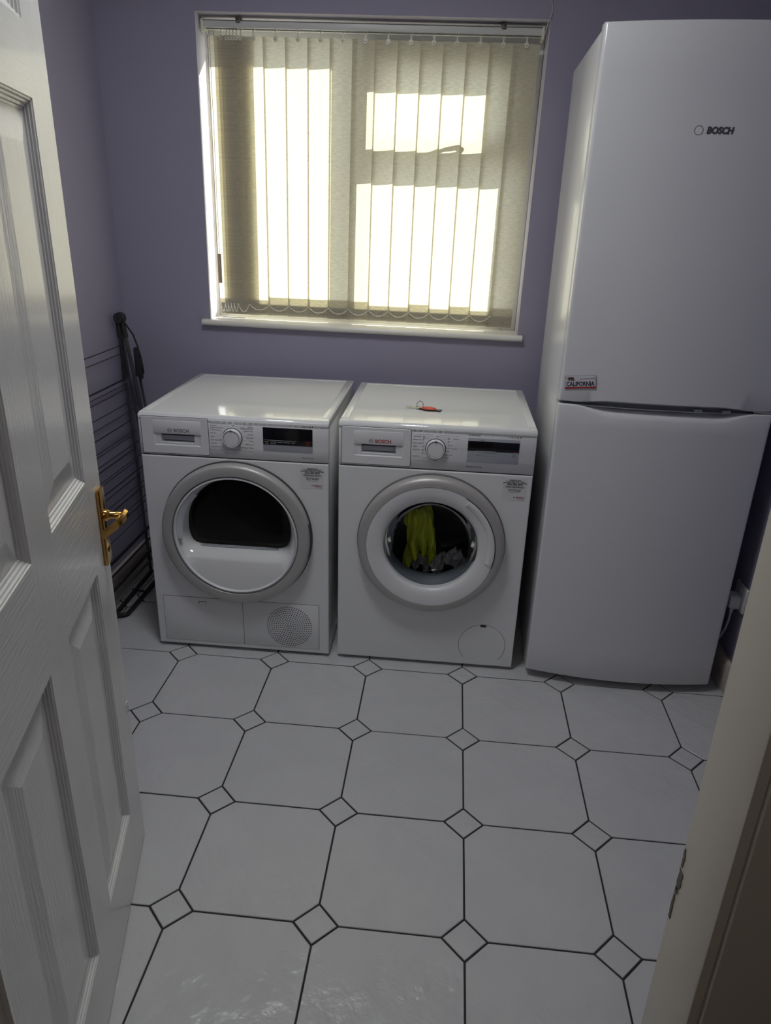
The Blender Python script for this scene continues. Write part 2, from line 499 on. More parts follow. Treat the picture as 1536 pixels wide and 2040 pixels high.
# ------------------------------------------------------------------ window (local frame: pivot at window centre, x right, y outwards, z up)
def build_window():
    w = thing('window_1', 'white plastic framed window with an opening top light behind the blind', 'window', (WCX, 0, WCZ), ry=WROT, kind='structure')
    L = lambda x: x - WCX
    H = lambda z: z - WCZ
    y0, y1 = .425, .485
    ML, MR = -.342, -.278
    gx1, gz0, gz1 = .251, 1.087, 1.970
    TB, TT = 1.614, 1.655
    def bar(n, x0, x1, z0, z1, ya=y0, yb=y1, b=.004):
        return MB().box(L(x0), L(x1), ya, yb, H(z0), H(z1)).build(n, MAT['upvc'], w, bevel=b)
    bar('frame_jamb', WX0, WX0 + .022, WZ0, WZ1)
    bar('frame_jamb', gx1, WX1, WZ0, WZ1)
    bar('frame_head', WX0 + .022, gx1, gz1, WZ1)
    bar('frame_bottom', WX0 + .022, gx1, WZ0, gz0)
    bar('mullion', ML, MR, gz0, gz1)
    bar('transom', MR, gx1, TB, TT)
    # top light sash
    sx0, sx1, sz0, sz1 = MR + .002, gx1 - .002, TT - .012, gz1 - .002
    vx0, vx1, vz0, vz1 = -.258, .183, 1.675, 1.896
    P = [[(L(a), y, H(b)) for a, b in ((x0, z0), (x1, z0), (x1, z1), (x0, z1))] for y, x0, x1, z0, z1 in
         ((.478, sx0, sx1, sz0, sz1), (.414, sx0, sx1, sz0, sz1), (.414, vx0, vx1, vz0, vz1), (.478, vx0, vx1, vz0, vz1), (.478, sx0, sx1, sz0, sz1))]
    sash = MB().loops(P).build('sash', MAT['upvc'], w, bevel=.002)
    for x0, x1, z0, z1, par in ((WX0 + .020, ML + .002, gz0 - .002, gz1 + .002, w), (MR - .002, gx1 + .002, gz0 - .002, TB + .002, w), (vx0 - .002, vx1 + .002, vz0 - .002, vz1 + .002, sash)):
        MB().box(L(x0), L(x1), .462, .466, H(z0), H(z1)).build('pane', MAT['pane'], par)
    # handle on the bottom rail of the top light
    h = MB().box(L(.035), L(.075), .404, .4145, H(1.648), H(1.668))
    h.tube([(L(.055), .414, H(1.658)), (L(.055), .392, H(1.660))], .008, 8)
    h.tube([(L(.066), .384, H(1.661)), (L(.060), .382, H(1.663)), (L(.035), .380, H(1.664)), (L(.0), .380, H(1.660)), (L(-.03), .380, H(1.651)), (L(-.07), .381, H(1.640))], [.0075, .0085, .007, .006, .005, .004], 8)
    h.build('handle', MAT['upvc'], sash, smooth=True)
    # sill board with a bullnose
    sx0, sx1, yf = -.884, .3195, .272
    zt = WZ0 + .003
    prof = [(.424, zt), (yf + .011, zt)] + [(yf + .011 - .011 * math.sin(a), zt - .011 + .011 * math.cos(a)) for a in [PI * k / 8 for k in range(1, 8)]] + [(yf + .011, zt - .022), (.299, zt - .022), (.299, WZ0 - .0005), (.424, WZ0 - .0005)]
    # inside the reveal the board is narrower than its horned nosing
    m = MB().prism([(a, H(b)) for a, b in prof[:-2] if a <= .3] + [(.2995, H(zt - .022)), (.2995, H(zt))], L(sx0), L(sx1), axis='x')
    m.box(L(WX0 + .001), L(WX1 - .001), .298, .425, H(WZ0 - .0005), H(zt))
    m.build('sill_board', MAT['sill'], w, smooth=True)
build_window()
o = MB().box(-6, 6, .6, 12, -.25, -.2).build('ground_outside', MAT['ground'])
tag(o, 'pale paving outside the window', 'ground', kind='structure')

# ------------------------------------------------------------------ vertical blind
def build_blind():
    b = thing('vertical_blind', 'cream fabric vertical blind closed across the sunny window', 'blind', (WCX, 0, WCZ), ry=WROT)
    L = lambda x: x - WCX
    H = lambda z: z - WCZ
    ztop, zb = 2.0075, 1.9855
    # rail: open channel
    rail = MB().box(L(-.850), L(.288), .338, .342, H(zb), H(ztop)).box(L(-.850), L(.288), .338, .384, H(ztop - .004), H(ztop)).box(L(-.850), L(.288), .380, .384, H(zb), H(ztop))
    rail.box(L(-.850), L(.288), .342, .350, H(zb), H(zb + .003)).box(L(-.850), L(.288), .372, .380, H(zb), H(zb + .003))
    r = rail.build('headrail', MAT['rail'], b, bevel=.0012)
    for x in (-.848, .286):
        MB().box(L(x - .004), L(x + .004), .336, .386, H(zb - .013), H(ztop + .001)).build('end_cap', MAT['carrier'], b, bevel=.001)
    for x in (-.724, .158):
        MB().box(L(x - .008), L(x + .008), .333, .388, H(ztop), H(ztop + .008)).box(L(x - .007), L(x + .007), .333, .3375, H(ztop - .008), H(ztop + .004)).build('bracket', MAT['clip'], b, bevel=.001)
    # slats
    xs = [.238 - .0764 * k for k in range(13)]
    xs += [-.722, -.737, -.749, -.760, -.771, -.790]
    zs0, zs1 = 1.050, 1.9655
    W = .089
    nseg = 6
    base_y = .362
    slats = []
    for k, x in enumerate(xs):
        bunch = k >= 13
        tilt = math.radians(7.5)
        ja = random.uniform(-.012, .012) if not bunch else 0.0
        vs_ = []
        zr = [zs0, zs0 + .04, zs0 + .07, (zs0 + zs1) / 2, zs1 - .03, zs1]
        for z in zr:
            tw = ja * (1 - (z - zs0) / (zs1 - zs0))
            for i in range(nseg + 1):
                u = (i / nseg - .5) * W
                bow = .0016 * math.cos(PI * i / nseg - PI / 2)
                a = tilt + tw
                vs_.append((u * math.cos(a), u * math.sin(a) - bow, H(z)))
        n = nseg + 1
        fs = [(a * n + i, a * n + i + 1, (a + 1) * n + i + 1, (a + 1) * n + i) for a in range(len(zr) - 1) for i in range(nseg)]
        o = MB().add(vs_, fs).build('slat', MAT['slat'], b, smooth=True, recalc=False)
        o.location = (L(x), base_y, 0)
        # folded hem and stiffening weight in the pocket
        a = tilt + ja
        hem_h = .054 + (.016 if k in (0, 2, 4, 7, 8, 9, 10, 11) else 0.004)
        hv = []
        for z in (zs0 + .0005, zs0 + hem_h):
            for i in range(nseg + 1):
                u = (i / nseg - .5) * (W - .001)
                bow = .0016 * math.cos(PI * i / nseg - PI / 2)
                hv.append((u * math.cos(a) - .0022 * math.sin(-a), u * math.sin(a) - bow + .0024, H(z)))
        MB().add(hv, [(i, i + 1, n + i + 1, n + i) for i in range(nseg)]).build('hem', MAT['slat'], o, smooth=True, recalc=False)
        wv = MB()
        for s_ in (0,):
            hx = W / 2 - .003
            pts = [(-hx, .0004), (hx, .0004), (hx, .0011), (-hx, .0011)]
            q = [(u * math.cos(a) - v * math.sin(a), u * math.sin(a) + v * math.cos(a)) for u, v in pts]
            wv.add([(x_, y_ , H(z)) for z in (zs0 + .002, zs0 + .041) for x_, y_ in q], [(0, 1, 2, 3), (7, 6, 5, 4), (0, 4, 5, 1), (1, 5, 6, 2), (2, 6, 7, 3), (3, 7, 4, 0)])
        wv.build('weight', MAT['weight'], o)
        # top hanger
        MB().box(-.007, .007, -.0035, -.0012, H(zs1 - .010), H(zs1 + .002)).build('hanger', MAT['carrier'], o)
        slats.append((x, a))
        # carrier: stem and hook hanging out of the rail
        c = MB().box(L(x) - .0055, L(x) + .0055, .352, .370, H(zb - .004), H(zb + .004))
        c.box(L(x) - .002, L(x) + .002, .358, .366, H(zs1 - .004), H(zb - .003))
        c.lathe([(.006, .3535), (.006, .3565), (.0025, .3565), (.0025, .3535), (.006, .3535)], L(x), H(zs1 - .008), 12)
        c.build('carrier', MAT['carrier'], b)
    # bead chain swags along the bottom
    zc = zs0 + .040
    for k in range(len(slats) - 1):
        xa, aa = slats[k]; xb, ab = slats[k + 1]
        # hooks sit at the left (front) edge of each slat
        pa = Vector((L(xa) - (W / 2 - .004) * math.cos(aa), base_y - (W / 2 - .004) * math.sin(aa) - .005, H(zc)))
        pb = Vector((L(xb) - (W / 2 - .004) * math.cos(ab), base_y - (W / 2 - .004) * math.sin(ab) - .005, H(zc)))
        drop = .020 if k < 12 else .030
        m = MB()
        N = 14
        pts = []
        for i in range(N + 1):
            t = i / N
            p = pa.lerp(pb, t); p.z -= drop * 4 * t * (1 - t); p.y -= .002
            pts.append(p)
        m.tube(pts, .0011, 5)
        for i in range(0, N + 1, 2):
            p = pts[i]
            m.lathe([(.0003, p.y - .002), (.0021, p.y - .001), (.0021, p.y + .001), (.0003, p.y + .002)], p.x, p.z, 6)
        m.build('bottom_chain', MAT['chain'], b, smooth=True)
    # loose chain end lying on the sill at the left
    pts = [(L(-.822 + .004 * i), .345 + .003 * math.sin(i * .9), H(1.0375 + .0012 * abs(math.sin(i * 1.3)))) for i in range(22)]
    m = MB().tube(pts, .0007, 5)
    for p in pts[::1]:
        m.lathe([(.0003, p[1] - .0016), (.0016, p[1] - .0008), (.0016, p[1] + .0008), (.0003, p[1] + .0016)], p[0], p[2], 6)
    m.build('loose_chain', MAT['clip'], b, smooth=True)
    # operating cord, bead chain and cord weight at the left end
    for dx, y, zl in ((-.842, .352, 1.20), (-.836, .346, 1.27), (-.829, .352, 1.27)):
        MB().tube([(L(dx), y, H(1.975)), (L(dx + .002), y, H(1.7)), (L(dx + .001), y, H(1.45)), (L(dx + .002), y, H(zl))], .0010, 6).build('cord', MAT['cable'], b, smooth=True)
    m = MB()
    for i in range(150):
        z = 1.97 - i * .0045
        m.lathe([(.0003, .3435 - .0015), (.0015, .3435 - .0007), (.0015, .3435 + .0007), (.0003, .3435 + .0015)], L(-.8335 + .0015 * math.sin(i * .03)), H(z), 5)
    m.build('control_chain', MAT['chain'], b)
    MB().box(L(-.833), L(-.820), .340, .350, H(1.164), H(1.268)).build('cord_weight', MAT['tassel'], b, bevel=.0015)
build_blind()

def build_cable():
    pts = [(.300, .2965, 2.41), (.304, .2965, 2.20), (.3035, .2965, 2.066), (.309, .2965, 2.045), (.308, .296, 2.030), (.303, .296, 2.014), (.2985, .300, 2.004), (.296, .306, 1.99), (.294, .318, 1.982), (.293, .33, 1.978)]
    o = MB().tube(pts, .0016, 7).build('wall_cable', MAT['cable'], smooth=True)
    tag(o, 'thin grey cable running down the wall to the top right window corner', 'cable')
build_cable()

# ------------------------------------------------------------------ washing machine and tumble dryer
def machine_cabinet(root, depth, H):
    W = .598
    # shell: sides, back, base (open at the front)
    m = MB().box(0, .012, .02, depth, .012, H - .022).box(W - .012, W, .02, depth, .012, H - .022)
    m.box(.012, W - .012, depth - .012, depth, .012, H - .022).box(.012, W - .012, .02, depth - .012, .012, .022)
    m.build('cabinet', MAT['white'], root, bevel=.003)
    for x in (.05, W - .05):
        for y in (.06, depth - .06):
            MB().lathe([(.0, 0), (.018, 0), (.018, .002), (.011, .006), (.011, .014), (0, .014)], 0, 0, 12).build('foot', MAT['gasket'], root)
            f = root_children_last(root); f.rotation_euler = (PI / 2, 0, 0); f.location = (x, y, 0)
    # worktop with a rolled front edge and a shallow tray
    r = .016
    prof = [(depth, H - .022), (depth, H - .004), (depth - .004, H)]
    prof += [(r - r * math.sin(a), H - r + r * math.cos(a)) for a in [PI / 2 * k / 6 for k in range(0, 7)]]
    prof += [(0, H - .0115 - .012), (.02, H - .0115 - .012)]
    m = MB()
    n = len(prof)
    xs = [0, .003, W - .003, W]
    loops = []
    for k, x in enumerate(xs):
        sh = .003 if k in (0, 3) else 0
        loops.append([(x, min(max(y, sh), depth - sh) , z - (sh if z > H - .01 else 0)) for y, z in prof])
    # cross-section swept along x
    m.loops(loops, True, True)
    t = m.build('worktop', MAT['worktop'], root, smooth=True)
    # rim rails left by the pressed tray
    for x0, x1 in ((.004, .026), (W - .026, W - .004)):
        MB().box(x0, x1, .03, depth - .012, H - .001, H + .0016).build('top_rail', MAT['worktop'], t, bevel=.0014)
    MB().box(.026, W - .026, depth - .03, depth - .012, H - .001, H + .0016).build('top_rail', MAT['worktop'], t, bevel=.0014)
def root_children_last(root):
    return bpy.data.objects[-1] if False else root.children[-1]

def front_with_hole(root, z0, z1, cx, cz, r, W=.598, n=64, extra=None):
    """front sheet with a round opening"""
    def rect_pt(a):
        dx, dz = math.cos(a), math.sin(a)
        tx = ((W - cx) / dx) if dx > 1e-9 else ((0 - cx) / dx if dx < -1e-9 else 1e9)
        tz = ((z1 - cz) / dz) if dz > 1e-9 else ((z0 - cz) / dz if dz < -1e-9 else 1e9)
        t = min(tx, tz)
        return (cx + dx * t, cz + dz * t)
    angs = [2 * PI * k / n for k in range(n)] + [math.atan2(z - cz, x - cx) % (2 * PI) for x in (0, W) for z in (z0, z1)]
    angs = sorted(set(round(a, 6) for a in angs))
    out = [rect_pt(a) for a in angs]
    inn = [(cx + r * math.cos(a), cz + r * math.sin(a)) for a in angs]
    e = .004
    def ins(p, d):
        return (min(max(p[0], d), W - d), min(max(p[1], z0 + d), z1 - d))
    loops = [[(x, .02, z) for x, z in out], [(x, e, z) for x, z in out], [(*[ins((x, z), .0012)[0]], .0012, ins((x, z), .0012)[1]) for x, z in out], [(ins((x, z), e)[0], 0, ins((x, z), e)[1]) for x, z in out],
             [(x, 0, z) for x, z in inn], [(x, .02, z) for x, z in inn]]
    return MB().loops(loops).build('front_panel', MAT['white'], root)

def logo_geo(m, cx, cz, r, y, n=28, anchor=True):
    """ring emblem with the two-pole armature"""
    m.lathe([(r, y), (r * .86, y)], cx, cz, n)
    if anchor:
        for s in (-1, 1):
            m.add([(cx + s * r * .22, y, cz - r * .55), (cx + s * r * .36, y, cz - r * .55), (cx + s * r * .36, y, cz + r * .55), (cx + s * r * .22, y, cz + r * .55)], [(0, 1, 2, 3)])
            p = arc(cx, cz, r * .70, -.9 if s > 0 else PI - .9, .9 if s > 0 else PI + .9, 8)
            q = arc(cx, cz, r * .55, -.9 if s > 0 else PI - .9, .9 if s > 0 else PI + .9, 8)
            m.add([(a, y, b) for a, b in p] + [(a, y, b) for a, b in q], [(i, i + 1, 10 + i, 9 + i) for i in range(8)])
        m.add([(cx - r * .3, y, cz - r * .10), (cx + r * .3, y, cz - r * .10), (cx + r * .3, y, cz + r * .10), (cx - r * .3, y, cz + r * .10)], [(0, 1, 2, 3)])

def fascia(root, kind):
    W = .598
    z0, z1 = .7065, .8335
    cp = MB().box(0, W, 0, .02, z0, z1).build('control_panel', MAT['plastic'], root, bevel=.003)
    MB().box(.004, W - .004, .0035, .021, z0 - .004, z0 + .001).build('panel_seam', MAT['seam'], root)
    # drawer: seam, plate with a gripping pocket, upper flap
    dx0, dx1, dz0, dz1 = .0085, .2235, .7105, .8305
    ri, ro = rrect(dx0 + .0022, dx1 - .0022, dz0 + .0022, dz1 - .0022, .004), rrect(dx0, dx1, dz0, dz1, .006)
    MB().loops([[(a, y_, b) for a, b in p_] for p_, y_ in ((ro, .001), (ro, -.0004), (ri, -.0004), (ri, .001), (ro, .001))]).build('drawer_seam', MAT['seam'], root)
    e = .0016
    ox0, ox1, oz0, oz1 = dx0 + e, dx1 - e, dz0 + e, dz1 - e
    def rect(x0, x1, zz0, zz1, y, k=5):
        return [(a, y, b) for a, b in rrect(x0, x1, zz0, zz1, .0045 if (x1 - x0) > .19 else .0012, k)]
    px0, px1, pz0, pz1 = .0475, .199, .7385, .7775
    sx0, sx1, sz0, sz1 = .0705, .1765, .7475, .7755
    m = MB().loops([rect(ox0, ox1, oz0, oz1, 0), rect(ox0, ox1, oz0, oz1, -.0012), rect(ox0 + .001, ox1 - .001, oz0 + .001, oz1 - .001, -.002),
                    rect(px0, px1, pz0, pz1, -.002), rect(sx0, sx1, sz0, sz1, .004), rect(sx0, sx1, sz0, sz1, .008)], False, False)
    # the pocket must not be blocked by the panel behind: it is lined by its own back
    d = m.build('drawer_front', MAT['plastic'], root)
    cut_pocket(cp, sx0, sx1, sz0, sz1, z0, z1, W)
    MB().box(sx0 - .001, sx1 + .001, .0075, .010, sz0 - .001, sz1 + .001).build('pocket_back', MAT['slotgrey'], d)
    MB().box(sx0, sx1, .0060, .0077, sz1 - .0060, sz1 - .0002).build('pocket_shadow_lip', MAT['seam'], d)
    MB().box(sx0 + .006, sx1, .0065, .0077, sz0 + .004, sz0 + .0065).build('pocket_slit', MAT['seam'], d)
    MB().box(px0, px1, -.0034, -.0019, pz1 - .001, .8185).build('drawer_flap', MAT['plastic'], d, bevel=.0008)
    b = MB()
    y = -.0037
    logo_geo(b, .1005, .7875, .0072, y)
    b.build('emblem', MAT['printgrey'], root)
    b = MB().text('BOSCH', .0152, .1125, .7825, y, bold=.028, sx=1.0)
    b.build('brand_lettering', MAT['printgrey'] if kind == 'dryer' else MAT['printred'], root)
    # dial
    kx, kz = .2975, .7735
    MB().lathe([(.0318, -.0001), (.0318, -.0012), (.0296, -.0012), (.0296, -.0001)], kx, kz, 48).build('dial_surround', MAT['print'], root, smooth=True)
    MB().lathe([(.0296, -.0006), (.0292, -.012), (.0275, -.0145), (.0262, -.0148), (.0245, -.0136), (.0238, -.0128), (.012, -.0133), (.0, -.0134)], kx, kz, 48).build('dial', MAT['plastic'], root, smooth=True)
    MB().lathe([(.0249, -.01425), (.0236, -.0134)], kx, kz, 48).build('dial_groove', MAT['printgrey'], root, smooth=True)
    MB().box(kx - .0012, kx + .0012, -.0156, -.0140, kz + .0205, kz + .0285).build('dial_pointer', MAT['print'], root)
    # display
    X0, X1, Z0, Z1 = .3935, .5485, .7375, .8135
    bz = MB().box(X0, X1, -.0012, .0, Z0, Z1).build('display', MAT['dispgrey'], root, bevel=.0006)
    t = MB(); tw = MB(); tr = MB()
    yy = -.0004
    if kind == 'dryer':
        MB().box(X0 + .0004, X1 - .0004, -.0017, -.0011, .7585, Z1 - .0004).build('display_glass', MAT['display'], bz, bevel=.0003)
        tw.add([(X0 + .002, -.0019, .7725), (X0 + .105, -.0019, .7725), (X0 + .105, -.0019, .7735), (X0 + .002, -.0019, .7735)], [(0, 1, 2, 3)])
        for x, a, c_ in ((.012, 'Drying', 'Level'), (.033, 'Low Heat', 'Easy-Iron'), (.054, 'Ready in', ''), (.075, 'Anti-crease', ''), (.095, 'Signal', '')):
            tw.text(a, .0046, X0 + x, .7665, -.0019, 'CENTER', .01)
            if c_: tw.text(c_, .0046, X0 + x, .7615, -.0019, 'CENTER', .01)
        tr.text('Start', .0052, X1 - .015, .7665, -.0019, 'CENTER', .01).text('Pause', .0046, X1 - .015, .7615, -.0019, 'CENTER', .01)
        tr.add([(X1 - .025, -.0019, .7725), (X1 - .004, -.0019, .7725), (X1 - .004, -.0019, .7732), (X1 - .025, -.0019, .7732)], [(0, 1, 2, 3)])
        left = [('Easy-Care', .8085), ('Cupboard Dry Plus', .8020), ('Cupboard Dry', .7950), ('Iron Dry', .7845), ('Shirts', .7735), ('Super Quick 40', .7625), ('Outdoor', .7515), ('Wool Finish', .7405)]
        right = [('Cottons', .8085), ('Cupboard Dry Plus', .8030), ('Cupboard Dry', .7955), ('Iron Dry', .7850), ('Sportswear', .7745), ('Towels', .7640), ('Mixed Load', .7530), ('Timed Program Warm', .7420)]
        for s, z in left: t.text(s, .0050, .2290, z, yy, 'LEFT', .008, sx=1.02)
        for s, z in right: t.text(s, .0050, .3640, z, yy, 'RIGHT', .008, sx=1.02)
        t.text('Off', .0050, kx + .003, .8105, yy, 'CENTER', .008).text('Timed Program Cold', .0050, kx + .003, .7335, yy, 'CENTER', .008)
        t.text('Serie', .0088, .5165, .8180, yy, 'LEFT', .0, space=1.35).text('| 4', .0092, .5405, .8180, yy, 'LEFT', .01)
        t.text('Heat Pump', .0068, .5165, .7195, yy, 'LEFT', .004, space=1.1)
    else:
        MB().box(X0 + .0004, X1 - .0004, -.0017, -.0011, .7735, .8045).build('display_glass', MAT['display'], bz, bevel=.0003)
        tw.add([(X0 + .024, -.0019, .7738), (X0 + .085, -.0019, .7738), (X0 + .085, -.0019, .7748), (X0 + .024, -.0019, .7748)], [(0, 1, 2, 3)])
        td = MB()
        for x, a, c_ in ((.033, '+', 'rpm'), (.054, 'Finish in', '+'), (.074, 'SpeedPerfect', '')):
            td.text(a, .0050, X0 + x, .7675, -.0014, 'CENTER', .006)
            if c_: td.text(c_, .0050, X0 + x, .7615, -.0014, 'CENTER', .006)
        td.text('Start', .0052, X1 - .014, .7665, -.0014, 'CENTER', .006).text('Pause', .0052, X1 - .014, .7605, -.0014, 'CENTER', .006)
        td.add([(X0 + .024, -.0014, .7595), (X0 + .085, -.0014, .7595), (X0 + .085, -.0014, .7600), (X0 + .024, -.0014, .7600)], [(0, 1, 2, 3)])
        td.text('ready', .0050, X0 + .042, .8065, -.0014, 'CENTER', .006)
        td.build('key_print', MAT['print'], bz, recalc=False)['kind'] = 'stuff'
        tr.add([(X1 - .018, -.0019, .7755), (X1 - .004, -.0019, .7755), (X1 - .004, -.0019, .7768), (X1 - .018, -.0019, .7768)], [(0, 1, 2, 3)])
        left = [('SuperQuick', '30', .8080), ('', "15", .8035), ('Mixed Load', '40', .7975), ('Delicates/Silk', '30', .7870), ('Wool', '30', .7765), ('Easy-Care', '40', .7660), ('', '60', .7560), ('Spin/Drain', '', .7455)]
        right = [('20', 'Cottons', .8050), ('30', '', .7955), ('40 eco', '', .7845), ('40 + Prewash', '', .7745), ('60', '', .7645), ('60 eco', '', .7545), ('90', '', .7445)]
        for s, q, z in left:
            if s: t.text(s, .0050, .2290, z, yy, 'LEFT', .008)
            if q: t.text(q + "'" if z > .80 else q + '\u00b0', .0050, .2630, z, yy, 'RIGHT', .008)
        for s, q, z in right:
            t.text(s.replace(' ', '\u00b0 ', 1) if ' ' in s else s + '\u00b0', .0050, .3330, z, yy, 'LEFT', .008)
            if q: t.text(q, .0050, .3660, z, yy, 'RIGHT', .008)
        t.text('Off', .0050, kx + .003, .8105, yy, 'CENTER', .008).text('Rinse', .0056, kx, .7345, yy, 'CENTER', .014)
        t.text('VarioPerfect', .0070, X0, .8195, yy, 'LEFT', .004).text('EcoSilence Drive', .0070, X0, .7205, yy, 'LEFT', .010)
        t.text('Serie', .0088, .5165, .8190, yy, 'LEFT', .0, space=1.35).text('| 4', .0092, .5415, .8190, yy, 'LEFT', .01)
    # fine lead lines from the dial to the captions
    for k in range(16):
        a = PI / 2 + 2 * PI * (k + .5) / 16
        z = kz + .036 * math.sin(a)
        sgn = 1 if math.cos(a) > 0 else -1
        xa = kx + .0345 * math.cos(a); xb = kx + sgn * .0415
        if abs(xb - xa) < .002: xb = xa + sgn * .004
        xa, xb = min(xa, xb), max(xa, xb)
        t.add([(xa, yy, z), (xb, yy, z), (xb, yy, z + .0004), (xa, yy, z + .0004)], [(0, 1, 2, 3)])
    for z in (.8160, .7320):
        for xa, xb in ((.2295, kx - .008), (kx + .010, .364)):
            if z < .75: xa, xb = (xa, kx - .018) if xa < kx else (kx + .022, xb)
            t.add([(xa, yy, z), (xb, yy, z), (xb, yy, z + .0004), (xa, yy, z + .0004)], [(0, 1, 2, 3)])
    t.build('panel_print', MAT['print'], root, recalc=False)['kind'] = 'stuff'
    tw.build('display_print', MAT['printwhite'], bz, recalc=False)
    tr.build('start_print', MAT['printred'], bz, recalc=False)
    # guarantee sticker
    sx, sz = .5085, .6925
    st = MB().prism(rrect(sx, sx + .074, sz - .0500, sz, .002), -.0004, .0).build('guarantee_sticker', MAT['sticker'], root)
    MB().prism(rrect(sx, sx + .074, sz - .0715, sz - .0515, .002), -.0005, .0).build('sticker_footer', MAT['stickergrey' if False else 'sticker'], st)
    MB().box(sx + .008, sx + .068, -.0006, -.0003, sz - .0315, sz - .0235).build('sticker_band', MAT['stickergrey'], st)
    p = MB()
    cx = sx + .038
    ys = -.0008
    p.text('REGISTER FOR', .0054, cx, sz - .0075, ys, 'CENTER', .03).text('YOUR FREE TWO YEAR', .0054, cx, sz - .0120, ys, 'CENTER', .03)
    p.text("MANUFACTURER'S GUARANTEE", .0050, cx, sz - .0165, ys, 'CENTER', .03).text('0344 892 8979', .0078, cx, sz - .0225, ys, 'CENTER', .035)
    p.text('Please select option 5', .0058, cx, sz - .0290, ys, 'CENTER', .015).text('www.bosch-home.co.uk', .0044, cx, sz - .0365, ys, 'CENTER', .015)
    p.text('ROI 01 450 2655', .0054, cx, sz - .0415, ys, 'CENTER', .03).text('Lines open 24 hours', .0034, cx, sz - .0460, ys, 'CENTER', .01)
    p.text('Invented for life', .0032, sx + .069, sz - .0680, ys, 'RIGHT', .01)
    logo_geo(p, sx + .0385, sz - .0610, .0028, ys, 14)
    p.build('sticker_print', MAT['print'], st, recalc=False)
    MB().text('BOSCH', .0075, sx + .069, sz - .0638, ys, 'RIGHT', .03).build('sticker_brand', MAT['printred'], st, recalc=False)

def cut_pocket(cp, x0, x1, z0, z1, Z0, Z1, W):
    """rebuild the control panel slab with the pocket opening in it"""
    xs = [0, .003, x0, x1, W - .003, W]; zs = [Z0, Z0 + .003, z0, z1, Z1 - .003, Z1]
    me = cp.data
    m = MB()
    def yv(i, j): return .003 if i in (0, 5) or j in (0, 5) else 0.0
    vs_ = []; idx = {}
    for i, x in enumerate(xs):
        for j, z in enumerate(zs):
            idx[i, j] = len(vs_); vs_.append((x, yv(i, j), z))
    fs = [(idx[i, j], idx[i + 1, j], idx[i + 1, j + 1], idx[i, j + 1]) for i in range(5) for j in range(5) if (i, j) != (2, 2)]
    n = len(vs_)
    ring = [(i, 0) for i in range(5)] + [(5, j) for j in range(5)] + [(i, 5) for i in range(5, 0, -1)] + [(0, j) for j in range(5, 0, -1)]
    for i, j in ring: vs_.append((xs[i], .02, zs[j]))
    for k in range(len(ring)):
        k2 = (k + 1) % len(ring)
        fs.append((idx[ring[k]], n + k, n + k2, idx[ring[k2]]))
    m.add(vs_, fs)
    me2 = bpy.data.meshes.new('control_panel')
    me2.from_pydata(m.v, [], m.f); me2.materials.append(MAT['plastic'])
    bm = bmesh.new(); bm.from_mesh(me2); bmesh.ops.recalc_face_normals(bm, faces=bm.faces); bm.to_mesh(me2); bm.free()
    shade(me2, 60)
    cp.data = me2

WASH = (-.2711, -.3453); DRY = (-.899, -.3508)
WDEP, DDEP = .552, .603

